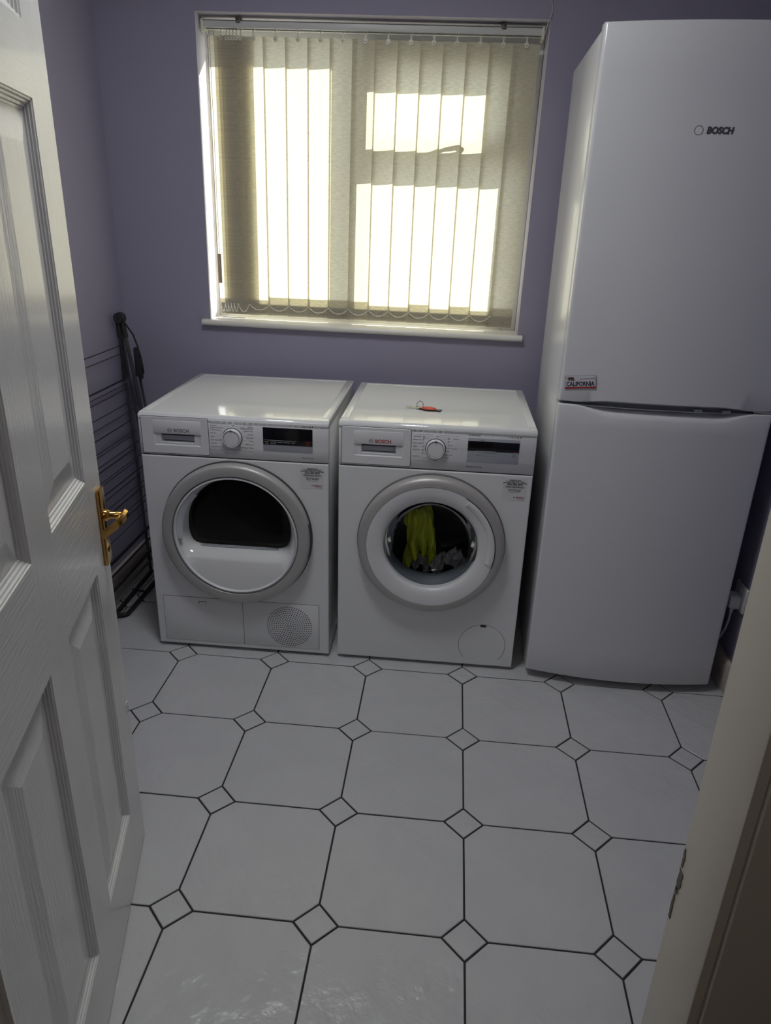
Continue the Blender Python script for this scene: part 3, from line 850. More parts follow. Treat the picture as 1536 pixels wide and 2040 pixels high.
def build_washer():
    r = thing('washing_machine', 'white front-loading washing machine with red brand lettering beside the fridge freezer', 'washing machine', (WASH[0], WASH[1], 0), rz=-.0023)
    machine_cabinet(r, WDEP, .846)
    fascia(r, 'washer')
    cx, cz = .299, .458
    front_with_hole(r, .012, .7035, cx, cz, .185)
    # drain filter flap
    fx, fz, fr = .4913, .0925, .078
    MB().lathe([(fr + .0006, -.0003), (fr - .0006, -.0003)], fx, fz, 64, a0=math.radians(-40), a1=math.radians(220)).build('filter_seam', MAT['gasket'], r)
    fl = MB().lathe([(fr - .0006, -.0002), (fr - .0012, -.0010), (.0, -.0010)], fx, fz, 64, a0=math.radians(-42), a1=math.radians(222)).build('filter_flap', MAT['white'], r, smooth=True)
    MB().box(.4812, .5005, -.0014, -.0008, .1630, .1720).build('flap_notch', MAT['seam'], fl)
    # door assembly
    d = MB().lathe([(.2325, .0), (.2335, -.012), (.2325, -.026), (.2285, -.034), (.2215, -.0385), (.2120, -.0405), (.2040, -.0410), (.2032, -.0395)], cx, cz, 96).build('door_ring', MAT['silver2'], r, smooth=True)
    MB().lathe([(.2335, -.0002), (.2365, -.0002), (.2365, -.006), (.2335, -.008)], cx, cz, 96).build('door_shadow_gap', MAT['gasket'], d, smooth=True)
    w = MB().lathe([(.2032, -.0385), (.2028, -.0402), (.198, -.0405), (.176, -.0385), (.160, -.0345), (.1515, -.0290), (.1490, -.0230), (.1485, -.006)], cx, cz, 96).build('door_trim', MAT['plastic'], r, smooth=True)
    # pull handle on the right of the trim, with its dark finger gap
    MB().lathe([(.2042, -.0400), (.2046, -.0424), (.2022, -.0424), (.2020, -.0400)], cx, cz, 28, a0=math.radians(-16), a1=math.radians(60), caps=True).build('handle_gap', MAT['seam'], w)
    MB().lathe([(.2018, -.0395), (.2010, -.0440), (.194, -.0458), (.184, -.0440), (.1785, -.0385)], cx, cz, 28, a0=math.radians(-13), a1=math.radians(56), caps=True).build('door_handle', MAT['plastic'], w, smooth=True)
    # glass bowl
    MB().lathe([(.1488, -.022), (.146, -.016), (.138, .004), (.128, .030), (.118, .048), (.100, .060), (.070, .068), (.035, .072), (.0, .073)], cx, cz, 72).build('door_glass', MAT['doorglass'], r, smooth=True)
    # grey rubber bellows
    MB().lathe([(.1500, -.004), (.1560, .006), (.1500, .016), (.1590, .024), (.1500, .036), (.1585, .046), (.1480, .060), (.1560, .070), (.1500, .082), (.1600, .092), (.185, .096), (.185, .012)], cx, cz, 72).build('door_seal', MAT['rubber'], r, smooth=True)
    # drum
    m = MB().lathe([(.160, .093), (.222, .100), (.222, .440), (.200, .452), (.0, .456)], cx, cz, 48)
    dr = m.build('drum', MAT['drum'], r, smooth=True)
    for k in range(3):
        a = math.radians(35 + 120 * k)
        rad = lambda q, t: (cx + q * math.cos(a + t), cz + q * math.sin(a + t))
        b = [rad(.221, -.14), rad(.175, -.03), rad(.175, .03), rad(.221, .14)]
        MB().prism(b, .12, .42).build('drum_paddle', MAT['drum'], dr, bevel=.006)
    return r

def build_dryer():
    r = thing('tumble_dryer', 'white tumble dryer with D-shaped dark door window and round vent grille', 'tumble dryer', (DRY[0], DRY[1], 0), rz=.0023)
    machine_cabinet(r, DDEP, .840)
    fascia(r, 'dryer')
    cx, cz = .298, .450
    front_with_hole(r, .012, .7035, cx, cz, .215)
    # kick panel seams, divider, latch
    y = -.0003
    m = MB()
    def line(x0, z0, x1, z1, w=.0010):
        if abs(x1 - x0) > abs(z1 - z0): m.add([(x0, y, z0 - w / 2), (x1, y, z1 - w / 2), (x1, y, z1 + w / 2), (x0, y, z0 + w / 2)], [(0, 1, 2, 3)])
        else: m.add([(x0 - w / 2, y, z0), (x0 + w / 2, y, z0), (x1 + w / 2, y, z1), (x1 - w / 2, y, z1)], [(0, 1, 2, 3)])
    kz0, kz1 = .029, .2005
    MB().box(.0265, .302, -.0010, -.0001, kz0, kz1).build('service_flap', MAT['white'], r, bevel=.0006)
    MB().box(.3035, .5645, -.0010, -.0001, kz0, kz1).build('vent_panel', MAT['white'], r, bevel=.0006)
    fl, vp = r.children[-2], r.children[-1]
    y = -.0002
    line(.0255, kz1 + .0007, .5655, kz1 + .0007, .0016); line(.0258, kz0, .0258, kz1, .0012); line(.3028, kz0, .3028, kz1, .0016); line(.5653, kz0, .5653, kz1, .0016); line(.0255, kz0 - .0005, .5655, kz0 - .0005, .0010)
    m.build('kick_seams', MAT['gasket'], r)
    MB().box(.1500, .1775, -.0014, -.0006, .1762, .1880).build('flap_notch', MAT['gasket'], fl)
    MB().box(.1525, .1765, -.0016, -.0006, .1766, .1850).build('flap_button', MAT['plastic'], fl)
    # round grille: dark holes in rings
    h = MB()
    gx, gz = .4623, .1116
    y = -.0013
    def hole(x, z, rr):
        h.add([(x + rr * math.cos(PI * k / 3), y, z + rr * math.sin(PI * k / 3)) for k in range(6)], [tuple(range(6))])
    hole(gx, gz, .0022)
    for k in range(1, 11):
        R = .0076 * k
        n = 6 * k
        for i in range(n):
            a = 2 * PI * (i + .15 * k) / n
            hole(gx + R * math.cos(a), gz + R * math.sin(a), .0023)
    g = h.build('vent_holes', MAT['seam'], vp, recalc=False)
    g['kind'] = 'stuff'
    # door ring
    d = MB().lathe([(.2440, .0), (.2450, -.010), (.2435, -.024), (.2395, -.0315), (.2340, -.0345), (.2150, -.0350), (.2080, -.0345), (.2068, -.0325)], cx, cz, 96).build('door_ring', MAT['silver'], r, smooth=True)
    MB().lathe([(.2450, -.0002), (.2480, -.0002), (.2480, -.006), (.2450, -.008)], cx, cz, 96).build('door_shadow_gap', MAT['seam'], d, smooth=True)
    MB().lathe([(.2450, -.009), (.2472, -.012), (.2472, -.022), (.2442, -.024)], cx, cz, 20, a0=math.radians(-14), a1=math.radians(13), caps=True).build('door_grip', MAT['seam'], d, smooth=True)
    MB().lathe([(.2068, -.0330), (.2040, -.0326), (.2036, -.0300)], cx, cz, 96).build('door_seam', MAT['gasket'], d, smooth=True)
    MB().lathe([(.2036, -.0305), (.1985, -.0330), (.1960, -.0300), (.1955, -.020)], cx, cz, 96).build('door_inner_rim', MAT['plastic'], d, smooth=True)
    # white moulding with a D-shaped opening
    N = 96
    def dshape(k, grow=0.0):
        # a circle flattened at the bottom, with generously rounded lower corners
        a = 2 * PI * k / N
        ux, uz = math.cos(a), math.sin(a)
        R_ = .173 + grow; zf = .072 + grow
        if uz > -.05: rr = R_
        else: rr = (R_ ** -9 + (zf / -uz) ** -9) ** (-1 / 9)
        return rr * ux, rr * uz
    def ring(R, yy): return [(cx + R * math.cos(2 * PI * k / N), yy, cz + R * math.sin(2 * PI * k / N)) for k in range(N)]
    ocx, ocz = cx - .004, cz + .006
    def dring(grow, yy, dz=0): return [(ocx + dshape(k, grow)[0], yy, ocz + dshape(k, grow)[1] + dz) for k in range(N)]
    mo = MB().loops([ring(.1960, -.029), ring(.1945, -.0265), dring(.030, -.019), dring(.020, -.014), dring(.008, .006), dring(.0, .030), dring(-.001, .075)]).build('door_moulding', MAT['worktop'], r, smooth=True)
    # perforated lint lip at the lower edge of the opening
    lip = MB().box(ocx - .135, ocx + .135, .026, .060, ocz - .0725, ocz - .0695).build('lint_lip', MAT['slotgrey'], r, bevel=.001)
    hh = MB()
    for i in range(44):
        x = ocx - .130 + .260 * i / 43
        hh.add([(x - .0017, .0255, ocz - .0722), (x + .0017, .0255, ocz - .0722), (x + .0017, .0255, ocz - .0702), (x - .0017, .0255, ocz - .0702)], [(0, 1, 2, 3)])
        hh.add([(x - .0017, .029, ocz - .0692), (x + .0017, .029, ocz - .0692), (x + .0017, .035, ocz - .0692), (x - .0017, .035, ocz - .0692)], [(0, 1, 2, 3)])
    g = hh.build('lint_slots', MAT['seam'], lip, recalc=False); g['kind'] = 'stuff'
    # clear hinge-side insert at the left
    MB().lathe([(.1935, -.0275), (.184, -.0245), (.177, -.018)], cx, cz, 24, a0=math.radians(132), a1=math.radians(186)).build('clear_insert', MAT['slotgrey'], mo, smooth=True)
    # smoked inner glass and the drum behind it
    m = MB().add(dring(-.0005, .040), [tuple(range(N))])
    m.build('inner_window', MAT['innerglass'], r, recalc=False)
    dr = MB().lathe([(.178, .075), (.258, .085), (.258, .510), (.24, .53), (.0, .535)], cx, cz + .0, 48).build('drum', MAT['dryerdrum'], r, smooth=True)
    MB().lathe([(.13, .528), (.13, .505), (.118, .500), (.0, .498)], cx, cz, 40)  .build('drum_back_disc', MAT['dryerdrum'], dr, smooth=True)
    return r
washer = build_washer()
dryer = build_dryer()

# ------------------------------------------------------------------ laundry inside the washing machine drum
def cloth(name, material, cx, cy, cz, w, h, folds, amp, seed, label, top=.55, bulge=.02, rot=0.0, group=None, lean=0.0):
    """a hanging, creased garment bundle as one thick mesh"""
    nu, nv = 44, 26
    vs_ = []
    for layer in (0, 1):
        for j in range(nv + 1):
            v = j / nv
            wd = w * (top + (1 - top) * math.sin(min(1, v * 1.25) * PI / 2)) * (1 - .35 * max(0, v - .8) / .2)
            for i in range(nu + 1):
                u = i / nu - .5
                nz = noise.noise(Vector((u * 3.2 + seed, v * 2.2, seed * 1.7)))
                nz2 = noise.noise(Vector((u * 11 + seed * 2, v * 6, seed)))
                x = u * wd + .022 * nz + .008 * nz2
                fold = math.sin(2 * PI * folds * u + 2.2 * nz + seed + 1.1 * v)
                y = amp * (.35 + .65 * v) * fold * (1 - (2 * abs(u)) ** 4) - bulge * math.cos(PI * u) * math.sin(PI * min(1, v + .15)) + .008 * nz2
                y += layer * .016 + lean * v
                z = (1 - v) * h - h / 2 + .03 * nz * (1 - abs(2 * v - 1) * .3) + .02 * math.cos(2 * PI * u) * (1 if v > .5 else -.3)
                xr = x * math.cos(rot) - z * math.sin(rot); zr = x * math.sin(rot) + z * math.cos(rot)
                vs_.append((cx + xr, cy + y, cz + zr))
    n1 = nu + 1; tot = n1 * (nv + 1); fs = []
    for layer in (0, 1):
        for j in range(nv):
            for i in range(nu):
                a = layer * tot + j * n1 + i
                q = (a, a + 1, a + n1 + 1, a + n1)
                fs.append(q if layer else tuple(reversed(q)))
    rim = [(0, i) for i in range(nu)] + [(j, nu) for j in range(nv)] + [(nv, i) for i in range(nu, 0, -1)] + [(j, 0) for j in range(nv, 0, -1)]
    for k in range(len(rim)):
        a = rim[k][0] * n1 + rim[k][1]; b = rim[(k + 1) % len(rim)]; b = b[0] * n1 + b[1]
        fs.append((a, b, b + tot, a + tot))
    o = MB().add(vs_, fs).build(name, material, None, smooth=True)
    shade(o.data, 80)
    return tag(o, label, 'clothing', group)
wx, wy = WASH
cloth('lime_shirt', MAT['lime'], wx + .258, wy + .118, .435, .110, .200, 3.6, .024, 1.3, 'crumpled lime green garment inside the washing machine drum', top=.6, bulge=.02, rot=.06, group='laundry in the drum')
cloth('grey_towel', MAT['greycloth'], wx + .170, wy + .165, .478, .075, .070, 2.2, .012, 4.1, 'pale grey cloth left of the lime garment in the drum', top=.8, bulge=.012, rot=.5, group='laundry in the drum')
cloth('grey_sock', MAT['greycloth'], wx + .275, wy + .150, .318, .060, .045, 2.4, .010, 7.7, 'small pale grey cloth below the lime garment in the drum', top=.8, bulge=.012, rot=-.2, group='laundry in the drum')
cloth('grey_vest', MAT['greycloth'], wx + .355, wy + .125, .345, .100, .050, 3.0, .010, 9.2, 'pale grey cloth at the lower right of the drum', top=.85, bulge=.014, rot=.35, group='laundry in the drum')

# ------------------------------------------------------------------ fridge freezer
def build_fridge():
    FW = .594; hw = FW / 2; sag = .032; rd = .007
    r = thing('fridge_freezer', 'tall white fridge freezer with bowed doors and a number plate magnet', 'fridge freezer', (.668, -.380, 0), rz=-.022)
    def yf(x):
        y = -sag * (1 - (x / hw) ** 2)
        d = hw - abs(x)
        if d < rd: y += rd - math.sqrt(max(0, rd * rd - (rd - d) ** 2))
        return y
    xs = []
    for k in range(41): xs.append(-hw + FW * k / 40)
    for d in (0.0006, .0018, .0035, .0055, .007): xs += [-hw + d, hw - d]
    xs = sorted(set(round(x, 5) for x in xs))
    gap0, gap1 = .939, .9465
    lx0, lx1 = -.247, .236
    def lens(x):
        if x <= lx0 or x >= lx1: return 0.0
        t = (x - lx0) / (lx1 - lx0)
        a = min(1, t / .22); b = min(1, (1 - t) / .22)
        return (math.sin(a * PI / 2) ** 1.3) * (math.sin(b * PI / 2) ** 1.3)
    yback = .046
    def door(z0, z1, scoop_at, depth_z, name):
        # rows: (z as function of x, extra inward offset as function of x)
        rows = []
        e = .006
        if scoop_at == 'top':
            rows += [(lambda x: z0, e), (lambda x: z0 + e * .3, e * .3), (lambda x: z0 + e, 0)]
            for k in range(1, 10): rows.append((lambda x, k=k: z0 + e + (z1 - .06 - z0 - e) * k / 9, 0))
            for k in range(0, 5):
                t = k / 4
                rows.append((lambda x, t=t: z1 - (.004 + depth_z * lens(x)) * (1 - t), lambda x, t=t: (t ** 1.6) * (.004 + .030 * lens(x))))
        else:
            for k in range(0, 5):
                t = 1 - k / 4
                rows.append((lambda x, t=t: z0 + (.004 + depth_z * lens(x)) * (1 - t), lambda x, t=t: (t ** 1.6) * (.004 + .030 * lens(x))))
            for k in range(0, 10): rows.append((lambda x, k=k: z0 + .06 + (z1 - e - z0 - .06) * k / 9, 0))
            rows += [(lambda x: z1 - e * .3, e * .3), (lambda x: z1, e)]
        n = len(xs)
        vs_ = []; fs = []
        for zf, off in rows:
            for x in xs:
                o_ = off(x) if callable(off) else off
                vs_.append((x, yf(x) + o_, zf(x)))
        R = len(rows)
        for a in range(R - 1):
            for i in range(n - 1):
                fs.append((a * n + i, a * n + i + 1, (a + 1) * n + i + 1, (a + 1) * n + i))
        rim = [(0, i) for i in range(n - 1)] + [(a, n - 1) for a in range(R - 1)] + [(R - 1, i) for i in range(n - 1, 0, -1)] + [(a, 0) for a in range(R - 1, 0, -1)]
        base = len(vs_)
        for a, i in rim:
            x, y, z = vs_[a * n + i]
            vs_.append((x, yback, z))
        for k in range(len(rim)):
            k2 = (k + 1) % len(rim)
            fs.append((rim[k][0] * n + rim[k][1], base + k, base + k2, rim[k2][0] * n + rim[k2][1]))
        fs.append(tuple(range(base, base + len(rim))))
        o = MB().add(vs_, fs).build(name, MAT['fridge'], r, smooth=True)
        shade(o.data, 42)
        return o
    low = door(.030, gap0, 'top', .027, 'lower_door')
    up = door(gap1, 1.868, 'bottom', .008, 'upper_door')
    # grip liner set back in the hand gap, with the hinge pieces that show there
    m = MB()
    P = [x for x in xs if lx0 - .01 < x < lx1 + .01]
    m.add([(x, yf(x) + .030, gap0 - .002) for x in P] + [(x, yf(x) + .030, gap1 + .002) for x in P], [(i, i + 1, len(P) + i + 1, len(P) + i) for i in range(len(P) - 1)])
    m.build('grip_liner', MAT['fridgegrey'], r, smooth=True)
    MB().prism([(x, yf(x) + .0045) for x in xs] + [(hw, .046), (-hw, .046)], gap0 - .0005, gap0 + .0005, axis='z').build('door_cap', MAT['fridgegrey'], low)
    for x in (.075, .155):
        MB().box(x, x + .022, yf(x) + .010, yf(x) + .030, gap0, gap1 - .001).build('door_clip', MAT['slotgrey'], r, bevel=.001)
    MB().box(hw - .055, hw - .004, .000, .045, gap0 + .001, gap1 - .001).build('hinge_plate', MAT['keysteel'], r, bevel=.001)
    # gasket and cabinet
    MB().box(-hw + .012, hw - .012, .046, .062, .035, 1.858).build('door_gasket', MAT['gasket'], r)
    MB().box(-hw + .001, hw - .001, .062, .590, .014, 1.862).build('cabinet', MAT['fridge'], r, bevel=.004)
    for x in (-.25, .25):
        for y in (.09, .54):
            MB().tube([(x, y, 0), (x, y, .016)], .018, 12).build('foot', MAT['gasket'], r)
    MB().box(-hw + .01, hw - .01, -.005, .05, 1.846, 1.856).build('top_cap', MAT['fridgegrey'], r, bevel=.003) if False else None
    # brand mark on the upper door, following the bow of the door
    def follow(m, off):
        m.v = [(x, yf(x) - off + (y if abs(y) < .01 else 0), z) for x, y, z in m.v]
        return m
    m = MB()
    cx = -.047
    m.lathe([(.0105, 0), (.0095, 0)], cx, 1.638, 40)
    follow(m, .0006).build('emblem', MAT['print'], up, recalc=False)
    m = MB().text('BOSCH', .0205, cx + .0185, 1.6315, 0, 'LEFT', .05, shear=.12, sx=.93)
    follow(m, .0008).build('brand_lettering', MAT['print'], up, recalc=False)
    return r, yf
fridge, FYF = build_fridge()

def build_magnet():
    # small licence-plate magnet stuck near the lower left corner of the upper door
    x0, x1, z0, z1 = .3785 - .668, .466 - .668, .986, 1.026
    xm = (x0 + x1) / 2
    slope = math.atan2(FYF(x1 - .004) - FYF(x0 + .004), x1 - x0 - .008)
    c, s = math.cos(-.022), math.sin(-.022)
    lx, ly = xm, FYF(xm) - .0028
    wpos = (.668 + lx * c - ly * s, -.380 + lx * s + ly * c)
    r = thing('fridge_magnet', 'tiny California licence plate magnet on the upper fridge door', 'magnet', (wpos[0], wpos[1], (z0 + z1) / 2), rz=-.022 + slope)
    r.rotation_euler = (0, -.115, -.022 + slope)
    w, h = .0865 / 2, .0375 / 2
    MB().prism(rrect(-w, w, -h, h, .004), 0, .0016).build('backing', MAT['dispgrey'], r, bevel=.0004)
    MB().prism(rrect(-w + .003, w - .003, -h + .003, h - .003, .003), -.0005, .0002).build('plate', MAT['magwhite'], r)
    MB().prism(rrect(-w + .0005, w - .0005, -h + .0003, -h + .0050, .002), -.0006, .0002).build('red_band', MAT['magred'], r)
    MB().text('CALIFORNIA', .0172, 0, -h + .0072, -.0007, 'CENTER', .035, sx=.78).build('plate_lettering', MAT['navy'], r, recalc=False)
    MB().text('The Golden State', .0068, w - .004, h - .0115, -.0007, 'RIGHT', .0, shear=.45, sx=.88, rot=.05).build('script_lettering', MAT['magred'], r, recalc=False)
    # walking bear over a strip of ground, small star
    bx, bz = -w + .019, h - .0115
    bear = [(-.0110, .0030), (-.0105, .0012), (-.0085, .0012), (-.0075, .0005), (-.0072, -.0030), (-.0050, -.0030), (-.0045, -.0008), (-.0015, -.0004), (.0000, -.0004), (.0005, -.0030), (.0028, -.0030), (.0030, -.0006),
            (.0045, -.0005), (.0052, -.0030), (.0075, -.0030), (.0074, .0010), (.0075, .0038), (.0058, .0058), (.0025, .0065), (-.0015, .0066), (-.0045, .0062), (-.0065, .0058), (-.0078, .0064), (-.0086, .0054), (-.0100, .0044)]
    MB().prism([(bx + a, bz + b) for a, b in bear], -.0008, -.0004).build('bear', MAT['bear'], r)
    MB().prism([(bx - .0135, bz - .0040), (bx + .0130, bz - .0036), (bx + .0085, bz - .0026), (bx - .006, bz - .0027)], -.0008, -.0004).build('ground_strip', MAT['navy'], r)
    st = [(bx - .0140 + (.0014 if k % 2 == 0 else .0006) * math.sin(PI * k / 5), bz + .0052 + (.0014 if k % 2 == 0 else .0006) * math.cos(PI * k / 5)) for k in range(10)]
    MB().prism(st, -.0008, -.0004).build('star', MAT['navy'], r)
build_magnet()

# ------------------------------------------------------------------ keys on the washing machine
def build_keys():
    z = .8462
    r = thing('door_key', 'small key with an orange and black fob lying on the washing machine', 'key', (-.035, -.160, z), rz=-.25)
    k = MB().box(-.045, -.006, -.003, .003, .004, .0062).box(-.044, -.034, -.0055, -.003, .004, .0062)
    k.lathe([(.0, .0), (.0, .0)], 0, 0, 3) if False else None
    k.build('key_blade', MAT['keysteel'], r, bevel=.0005)
    MB().prism([(-.004 + .0085 * math.cos(2 * PI * i / 20), .0085 * math.sin(2 * PI * i / 20)) for i in range(20)], .0035, .0065, axis='z').build('key_bow', MAT['keysteel'], r, bevel=.0005)
    N = 28
    pts = [(.001 + .0105 * math.cos(2 * PI * i / N), .002 + .003 * math.sin(2 * PI * i / N), .0135 + .0125 * math.sin(2 * PI * i / N)) for i in range(N)]
    MB().tube(pts, .0009, 6, closed=True).build('split_ring', MAT['blacktube'], r, smooth=True)
    # fob: fish-tailed leather tag, bulged orange top over a black base
    out = [(.000, .004), (.012, .010), (.030, .0150), (.048, .010), (.060, .006), (.073, .012), (.070, .001), (.074, -.010), (.060, -.006), (.046, -.011), (.028, -.0150), (.012, -.010), (.000, -.004)]
    MB().prism(out, .0003, .0045, axis='z').build('fob_base', MAT['fobblack'], r, bevel=.0010)
    cxm = .034
    loops = []
    for t, zz in ((1.0, .0040), (.97, .0065), (.8, .0095), (.45, .0115), (.08, .0122)):
        loops.append([(cxm + (x - cxm) * t * .84, y * t * .84, zz) for x, y in out[:1] + out[1:5] + out[8:]])
    MB().loops(loops, True, True).build('fob_face', MAT['fobred'], r, smooth=True)
build_keys()

# ------------------------------------------------------------------ plug, socket and flex beside the fridge
def build_plug():
    s = thing('wall_socket', 'white wall socket low on the right wall behind the fridge', 'socket', (XR, -.322, .330), rz=0)
    MB().prism(rrect(-.043, .043, -.043, .043, .006), -.009, 0, axis='x').build('face_plate', MAT['plastic'], s, bevel=.002)
    MB().box(-.0125, -.010, -.012, .000, .018, .034).build('switch', MAT['plastic'], s, bevel=.0006)
    p = thing('power_plug', 'white plug with flex trailing down behind the fridge', 'plug', (XR - .0092, -.316, .314))
    body = [rrect(-.024, .024, -.026, .024, .012), rrect(-.024, .024, -.026, .024, .012), rrect(-.019, .019, -.022, .019, .010)]
    MB().loops([[(-d, a, b) for a, b in l] for d, l in zip((.0, .016, .030), body)], True, True).build('plug_body', MAT['plastic'], p, smooth=True)
    MB().tube([(-.012, 0, -.024), (-.012, 0, -.036), (-.012, 0, -.050)], [.008, .0065, .0045], 8).build('strain_relief', MAT['plastic'], p, smooth=True)
    MB().tube([(-.012, 0, -.046), (-.009, .006, -.075), (-.0065, .022, -.12), (-.006, .045, -.165), (-.010, .068, -.205), (-.014, .10, -.245), (-.014, .16, -.285), (-.014, .26, -.308)], .0038, 8).build('flex', MAT['plastic'], p, smooth=True)
build_plug()

# ------------------------------------------------------------------ open panelled door
def build_door():
    d = Vector((.243, -.970)).normalized()
    L0 = Vector((-.616, -1.194)) - .028 * d
    rz = math.atan2(d.y, d.x)
    r = thing('door_1', 'white six-panel door standing open at the left with a brass handle', 'door', (L0.x, L0.y, 0), rz=rz, kind='structure')
    W, T, z0, z1 = .762, .040, .006, 1.981
    o_ = .008
    X = [0, .100 + o_, .325 + o_, .430 + o_, .655 + o_, W]
    Z = [z0, .170, .772, .957, 1.568, 1.668, 1.868, z1]
    m = MB()
    for i in range(5):
        for j in range(7):
            if i in (1, 3) and j in (1, 3, 5): continue
            hor = i in (1, 3) or (i == 2 and j in (0, 2, 4, 6) and False)
            m.add([(X[i], 0, Z[j]), (X[i + 1], 0, Z[j]), (X[i + 1], 0, Z[j + 1]), (X[i], 0, Z[j + 1])], [(0, 3, 2, 1)], 1 if hor else 0)
    m.add([(0, 0, z0), (W, 0, z0), (W, -T, z0), (0, -T, z0), (0, 0, z1), (W, 0, z1), (W, -T, z1), (0, -T, z1)],
          [(0, 1, 2, 3), (4, 7, 6, 5), (0, 3, 7, 4), (1, 5, 6, 2), (3, 2, 6, 7)], 0)
    me = m.build('leaf', None, r, mats=[MAT['door'], MAT['doorh']], recalc=False)
    prof = [(0, 0), (.0015, -.0016), (.004, -.0024), (.0055, -.0052), (.0085, -.0062), (.0100, -.0090), (.0135, -.0100), (.0150, -.0120), (.0180, -.0120), (.062, -.0042), (.064, -.0040)]
    for i in (1, 3):
        for j in (1, 3, 5):
            loops = [[(X[i] + a, y, Z[j] + a), (X[i + 1] - a, y, Z[j] + a), (X[i + 1] - a, y, Z[j + 1] - a), (X[i] + a, y, Z[j + 1] - a)] for a, y in prof]
            MB().loops(loops, False, True).build('door_panel', MAT['door'], r)
    # handle: back plate, rose, curved lever
    h = MB().box(.008, .046, 0, .008, .757, .917).build('handle_plate', MAT['brass'], r, bevel=.0022)
    ph = MB()
    sx, sz = .027, .860
    ph.tube([(sx, .007, sz), (sx, .012, sz), (sx, .016, sz), (sx, .020, sz), (sx, .040, sz)], [.0125, .0125, .010, .0078, .0078], 14)
    ph.build('neck', MAT['brass'], h, smooth=True)
    path = [(sx - .008, .045, sz + .002), (sx + .004, .047, sz + .002), (sx + .022, .045, sz + .001), (sx + .042, .041, sz - .001), (sx + .060, .034, sz - .003), (sx + .076, .026, sz - .004), (sx + .088, .022, sz - .004)]
    lv = MB(); loops = []
    for k, (x, y, z) in enumerate(path):
        hz = (.0085, .0100, .0098, .0092, .0090, .0092, .0088)[k]; ht = (.005, .0062, .0058, .0052, .0050, .0048, .0040)[k]
        loops.append([(x, y - ht, z - hz * .6), (x, y, z - hz), (x, y + ht, z - hz * .6), (x, y + ht, z + hz * .6), (x, y, z + hz), (x, y - ht, z + hz * .6)])
    lv.loops(loops, True, True).build('lever', MAT['brass'], h, smooth=True)
    MB().tube([(.027, .0075, .787), (.027, .0095, .787)], .007, 14).build('keyhole_cover', MAT['brass'], h, smooth=True)
    # small catch plate near the leading edge
    c = MB().prism(rrect(.004, .018, .372, .405, .006), .0, .0012).build('catch_plate', MAT['plastic'], r)
    for z in (.378, .3885, .399):
        MB().tube([(.011, .0012, z), (.011, .0018, z)], .0018, 8).build('screw', MAT['seam'], c)
    # hinges
    for z in (.22, 1.0, 1.76):
        MB().tube([(W + .004, -T / 2, z - .05), (W + .004, -T / 2, z + .05)], .006, 8).build('hinge', MAT['brass'], r, smooth=True)
build_door()

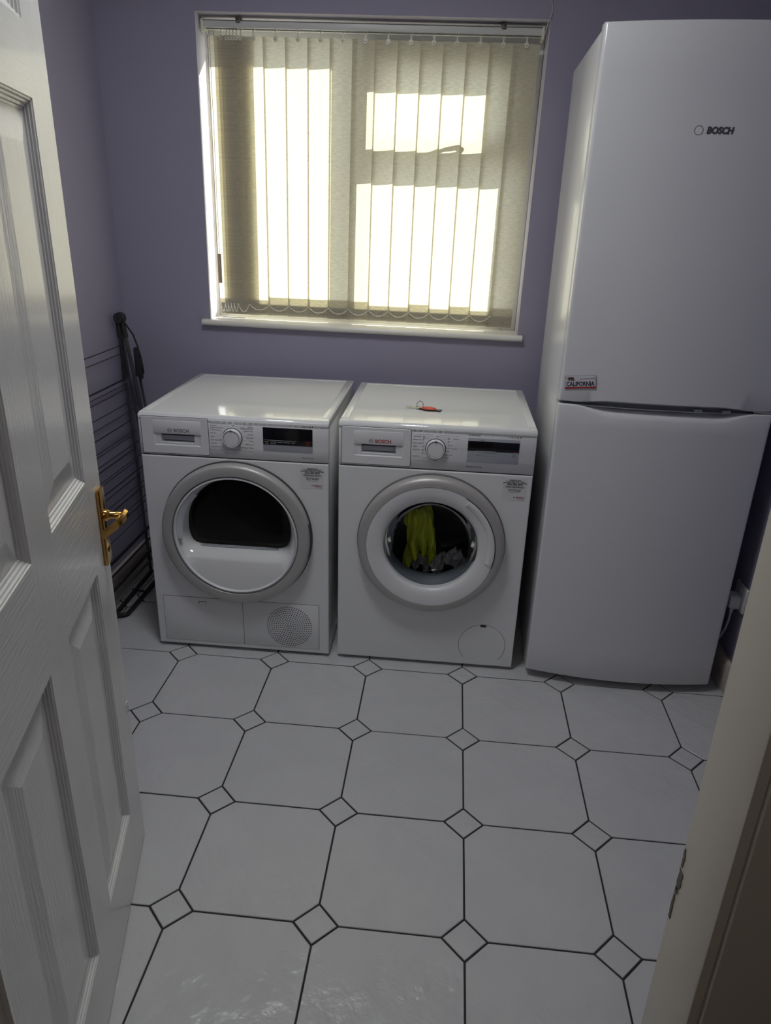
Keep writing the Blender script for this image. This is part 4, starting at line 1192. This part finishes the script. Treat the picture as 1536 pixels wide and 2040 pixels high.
# ------------------------------------------------------------------ folded clothes airer in the corner
def build_airer():
    r = thing('clothes_airer', 'folded black wire clothes airer leaning in the left corner', 'clothes airer', (-1.14, 0, 0))
    X = lambda x: x + 1.14
    y1, y2 = .185, -.62
    top = (-1.168, 1.045)
    for y in (y1, y2):
        MB().lathe([(.0, y - .016), (.018, y - .016), (.020, y - .012), (.020, y + .012), (.018, y + .016), (.0, y + .016)], X(top[0]), top[1], 24).build('pivot_cap', MAT['black'], r, smooth=True)
        MB().lathe([(.012, y - .0175), (.010, y - .0175), (.010, y - .0160), (.012, y - .0160), (.012, y - .0175)], X(top[0]), top[1], 20).build('pivot_ring', MAT['blacktube'], r, smooth=True)
        for dx, xb, zb_, rr in ((-.008, -1.150, .012, .0062), (.008, -1.035, .012, .0068)):
            MB().tube([(X(top[0] + dx), y, top[1] - .012), (X(xb), y, zb_)], rr, 10).build('leg', MAT['blacktube'], r, smooth=True)
        # sleeves under the pivot
        for dx, k in ((-.008, .018), (.008, .133)):
            MB().tube([(X(top[0] + dx), y, top[1] - .012), (X(top[0] + dx + k * .055), y, top[1] - .07)], .0095, 10).build('leg_sleeve', MAT['black'], r, smooth=True)
    # hanging side wings folded against the legs: looped thin frames
    for x0, dz in ((-1.172, .0), (-1.130, .02)):
        pts = [(X(x0), y1 + .015, .95 - dz), (X(x0 + .012), y1 + .02, .78), (X(x0 + .05), y1 + .02, .40), (X(x0 + .06), y1 + .015, .14), (X(x0 + .06), y2, .14)]
        MB().tube(pts, .0048, 8).build('wing_frame', MAT['blacktube'], r, smooth=True)
    # plastic joints and hooks
    for x, z, w, h in ((-1.172, .895, .014, .16), (-1.118, .885, .018, .11), (-1.108, .860, .010, .08)):
        MB().prism(rrect(X(x) - w / 2, X(x) + w / 2, z - h / 2, z + h / 2, w * .45), y1 - .006, y1 + .012).build('joint', MAT['black'], r, bevel=.002)
    MB().tube([(X(-1.150), y1 - .004, 1.03), (X(-1.128), y1 + .01, .985), (X(-1.115), y1 + .012, .94), (X(-1.105), y1 + .01, .895), (X(-1.100), y1 + .008, .845), (X(-1.112), y1 + .006, .825)], .0032, 8).build('hook', MAT['black'], r, smooth=True)
    # hanging wires along the length
    zs = [(.945, -1.172, .0018), (.925, -1.150, .0016), (.815, -1.178, .0034), (.802, -1.165, .0016), (.792, -1.148, .0016), (.725, -1.172, .0018), (.700, -1.155, .0013), (.655, -1.170, .0022),
          (.620, -1.150, .0014), (.598, -1.165, .0014), (.575, -1.145, .0018), (.545, -1.160, .0018), (.520, -1.140, .0014), (.498, -1.155, .0014), (.470, -1.140, .0022), (.440, -1.150, .0016), (.415, -1.135, .0014),
          (.385, -1.145, .0020), (.355, -1.130, .0016), (.325, -1.140, .0018), (.295, -1.125, .0014)]
    for z, x, rr in zs:
        MB().tube([(X(x), y1, z), (X(x), y2, z)], rr, 6).build('wire', MAT['wire'], r)
    for z, x, rr in ((.205, -1.14, .0060), (.165, -1.13, .0040), (.098, -1.14, .0060)):
        MB().tube([(X(x), y1, z), (X(x), y2, z)], rr, 8).build('cross_bar', MAT['black'], r, smooth=True)
    # looped foot on the floor
    n = 8
    pts = [(X(-1.140), .17, .010), (X(-1.135), -.165, .010)]
    pts += [(X(-1.113 + -.022 * math.cos(PI * k / n)), -.172 - .022 * math.sin(PI * k / n), .010) for k in range(1, n)]
    pts += [(X(-1.091), -.165, .010), (X(-1.088), .17, .010)]
    MB().tube(pts, .0085, 10).build('foot_loop', MAT['black'], r, smooth=True)
    MB().tube([(X(-1.150), .0, .012), (X(-1.09), -.01, .012)], .004, 8).build('foot_brace', MAT['black'], r, smooth=True)
build_airer()

# ------------------------------------------------------------------ fill lamp added on the ceiling, out of view, to brighten the room
def build_fill_lamp():
    lx, ly = -.36, -.98
    r = thing('ceiling_fill_lamp', 'added unseen fill lamp, round white and flush on the ceiling above the middle of the room', 'lamp', (lx, ly, ZC))
    MB().lathe([(.0, 0), (.25, 0), (.25, -.03), (.22, -.035), (.0, -.035)], 0, 0, 40).build('fill_lamp_base', MAT['upvc'], r, smooth=True)
    b = r.children[-1]; b.rotation_euler = (-PI / 2, 0, 0)
    ld = bpy.data.lights.new('fill_light', 'AREA')
    ld.shape = 'DISK'; ld.size = .44; ld.energy = FILL_POWER; ld.color = (.96, .98, 1.0)
    lo = bpy.data.objects.new('fill_light', ld)
    lo.location = (0, 0, -.045)
    lo.parent = r
    COL.objects.link(lo)
build_fill_lamp()

def build_hall_fill_lamp():  # unseen lamp added to lift the hall and the appliance fronts
    r = thing('hall_fill_lamp', 'added unseen fill lamp, round and flush on the hall ceiling behind the camera', 'lamp', (.0, -3.05, ZC))
    b = MB().lathe([(.0, 0), (.17, 0), (.17, -.03), (.15, -.035), (.0, -.035)], 0, 0, 40).build('fill_lamp_base', MAT['upvc'], r, smooth=True)
    b.rotation_euler = (-PI / 2, 0, 0)
    ld = bpy.data.lights.new('hall_fill_light', 'AREA')
    ld.shape = 'DISK'; ld.size = .3; ld.energy = HALL_FILL_POWER; ld.color = (1.0, .95, .88)
    lo = bpy.data.objects.new('hall_fill_light', ld)
    lo.location = (0, 0, -.045); lo.parent = r
    COL.objects.link(lo)
build_hall_fill_lamp()
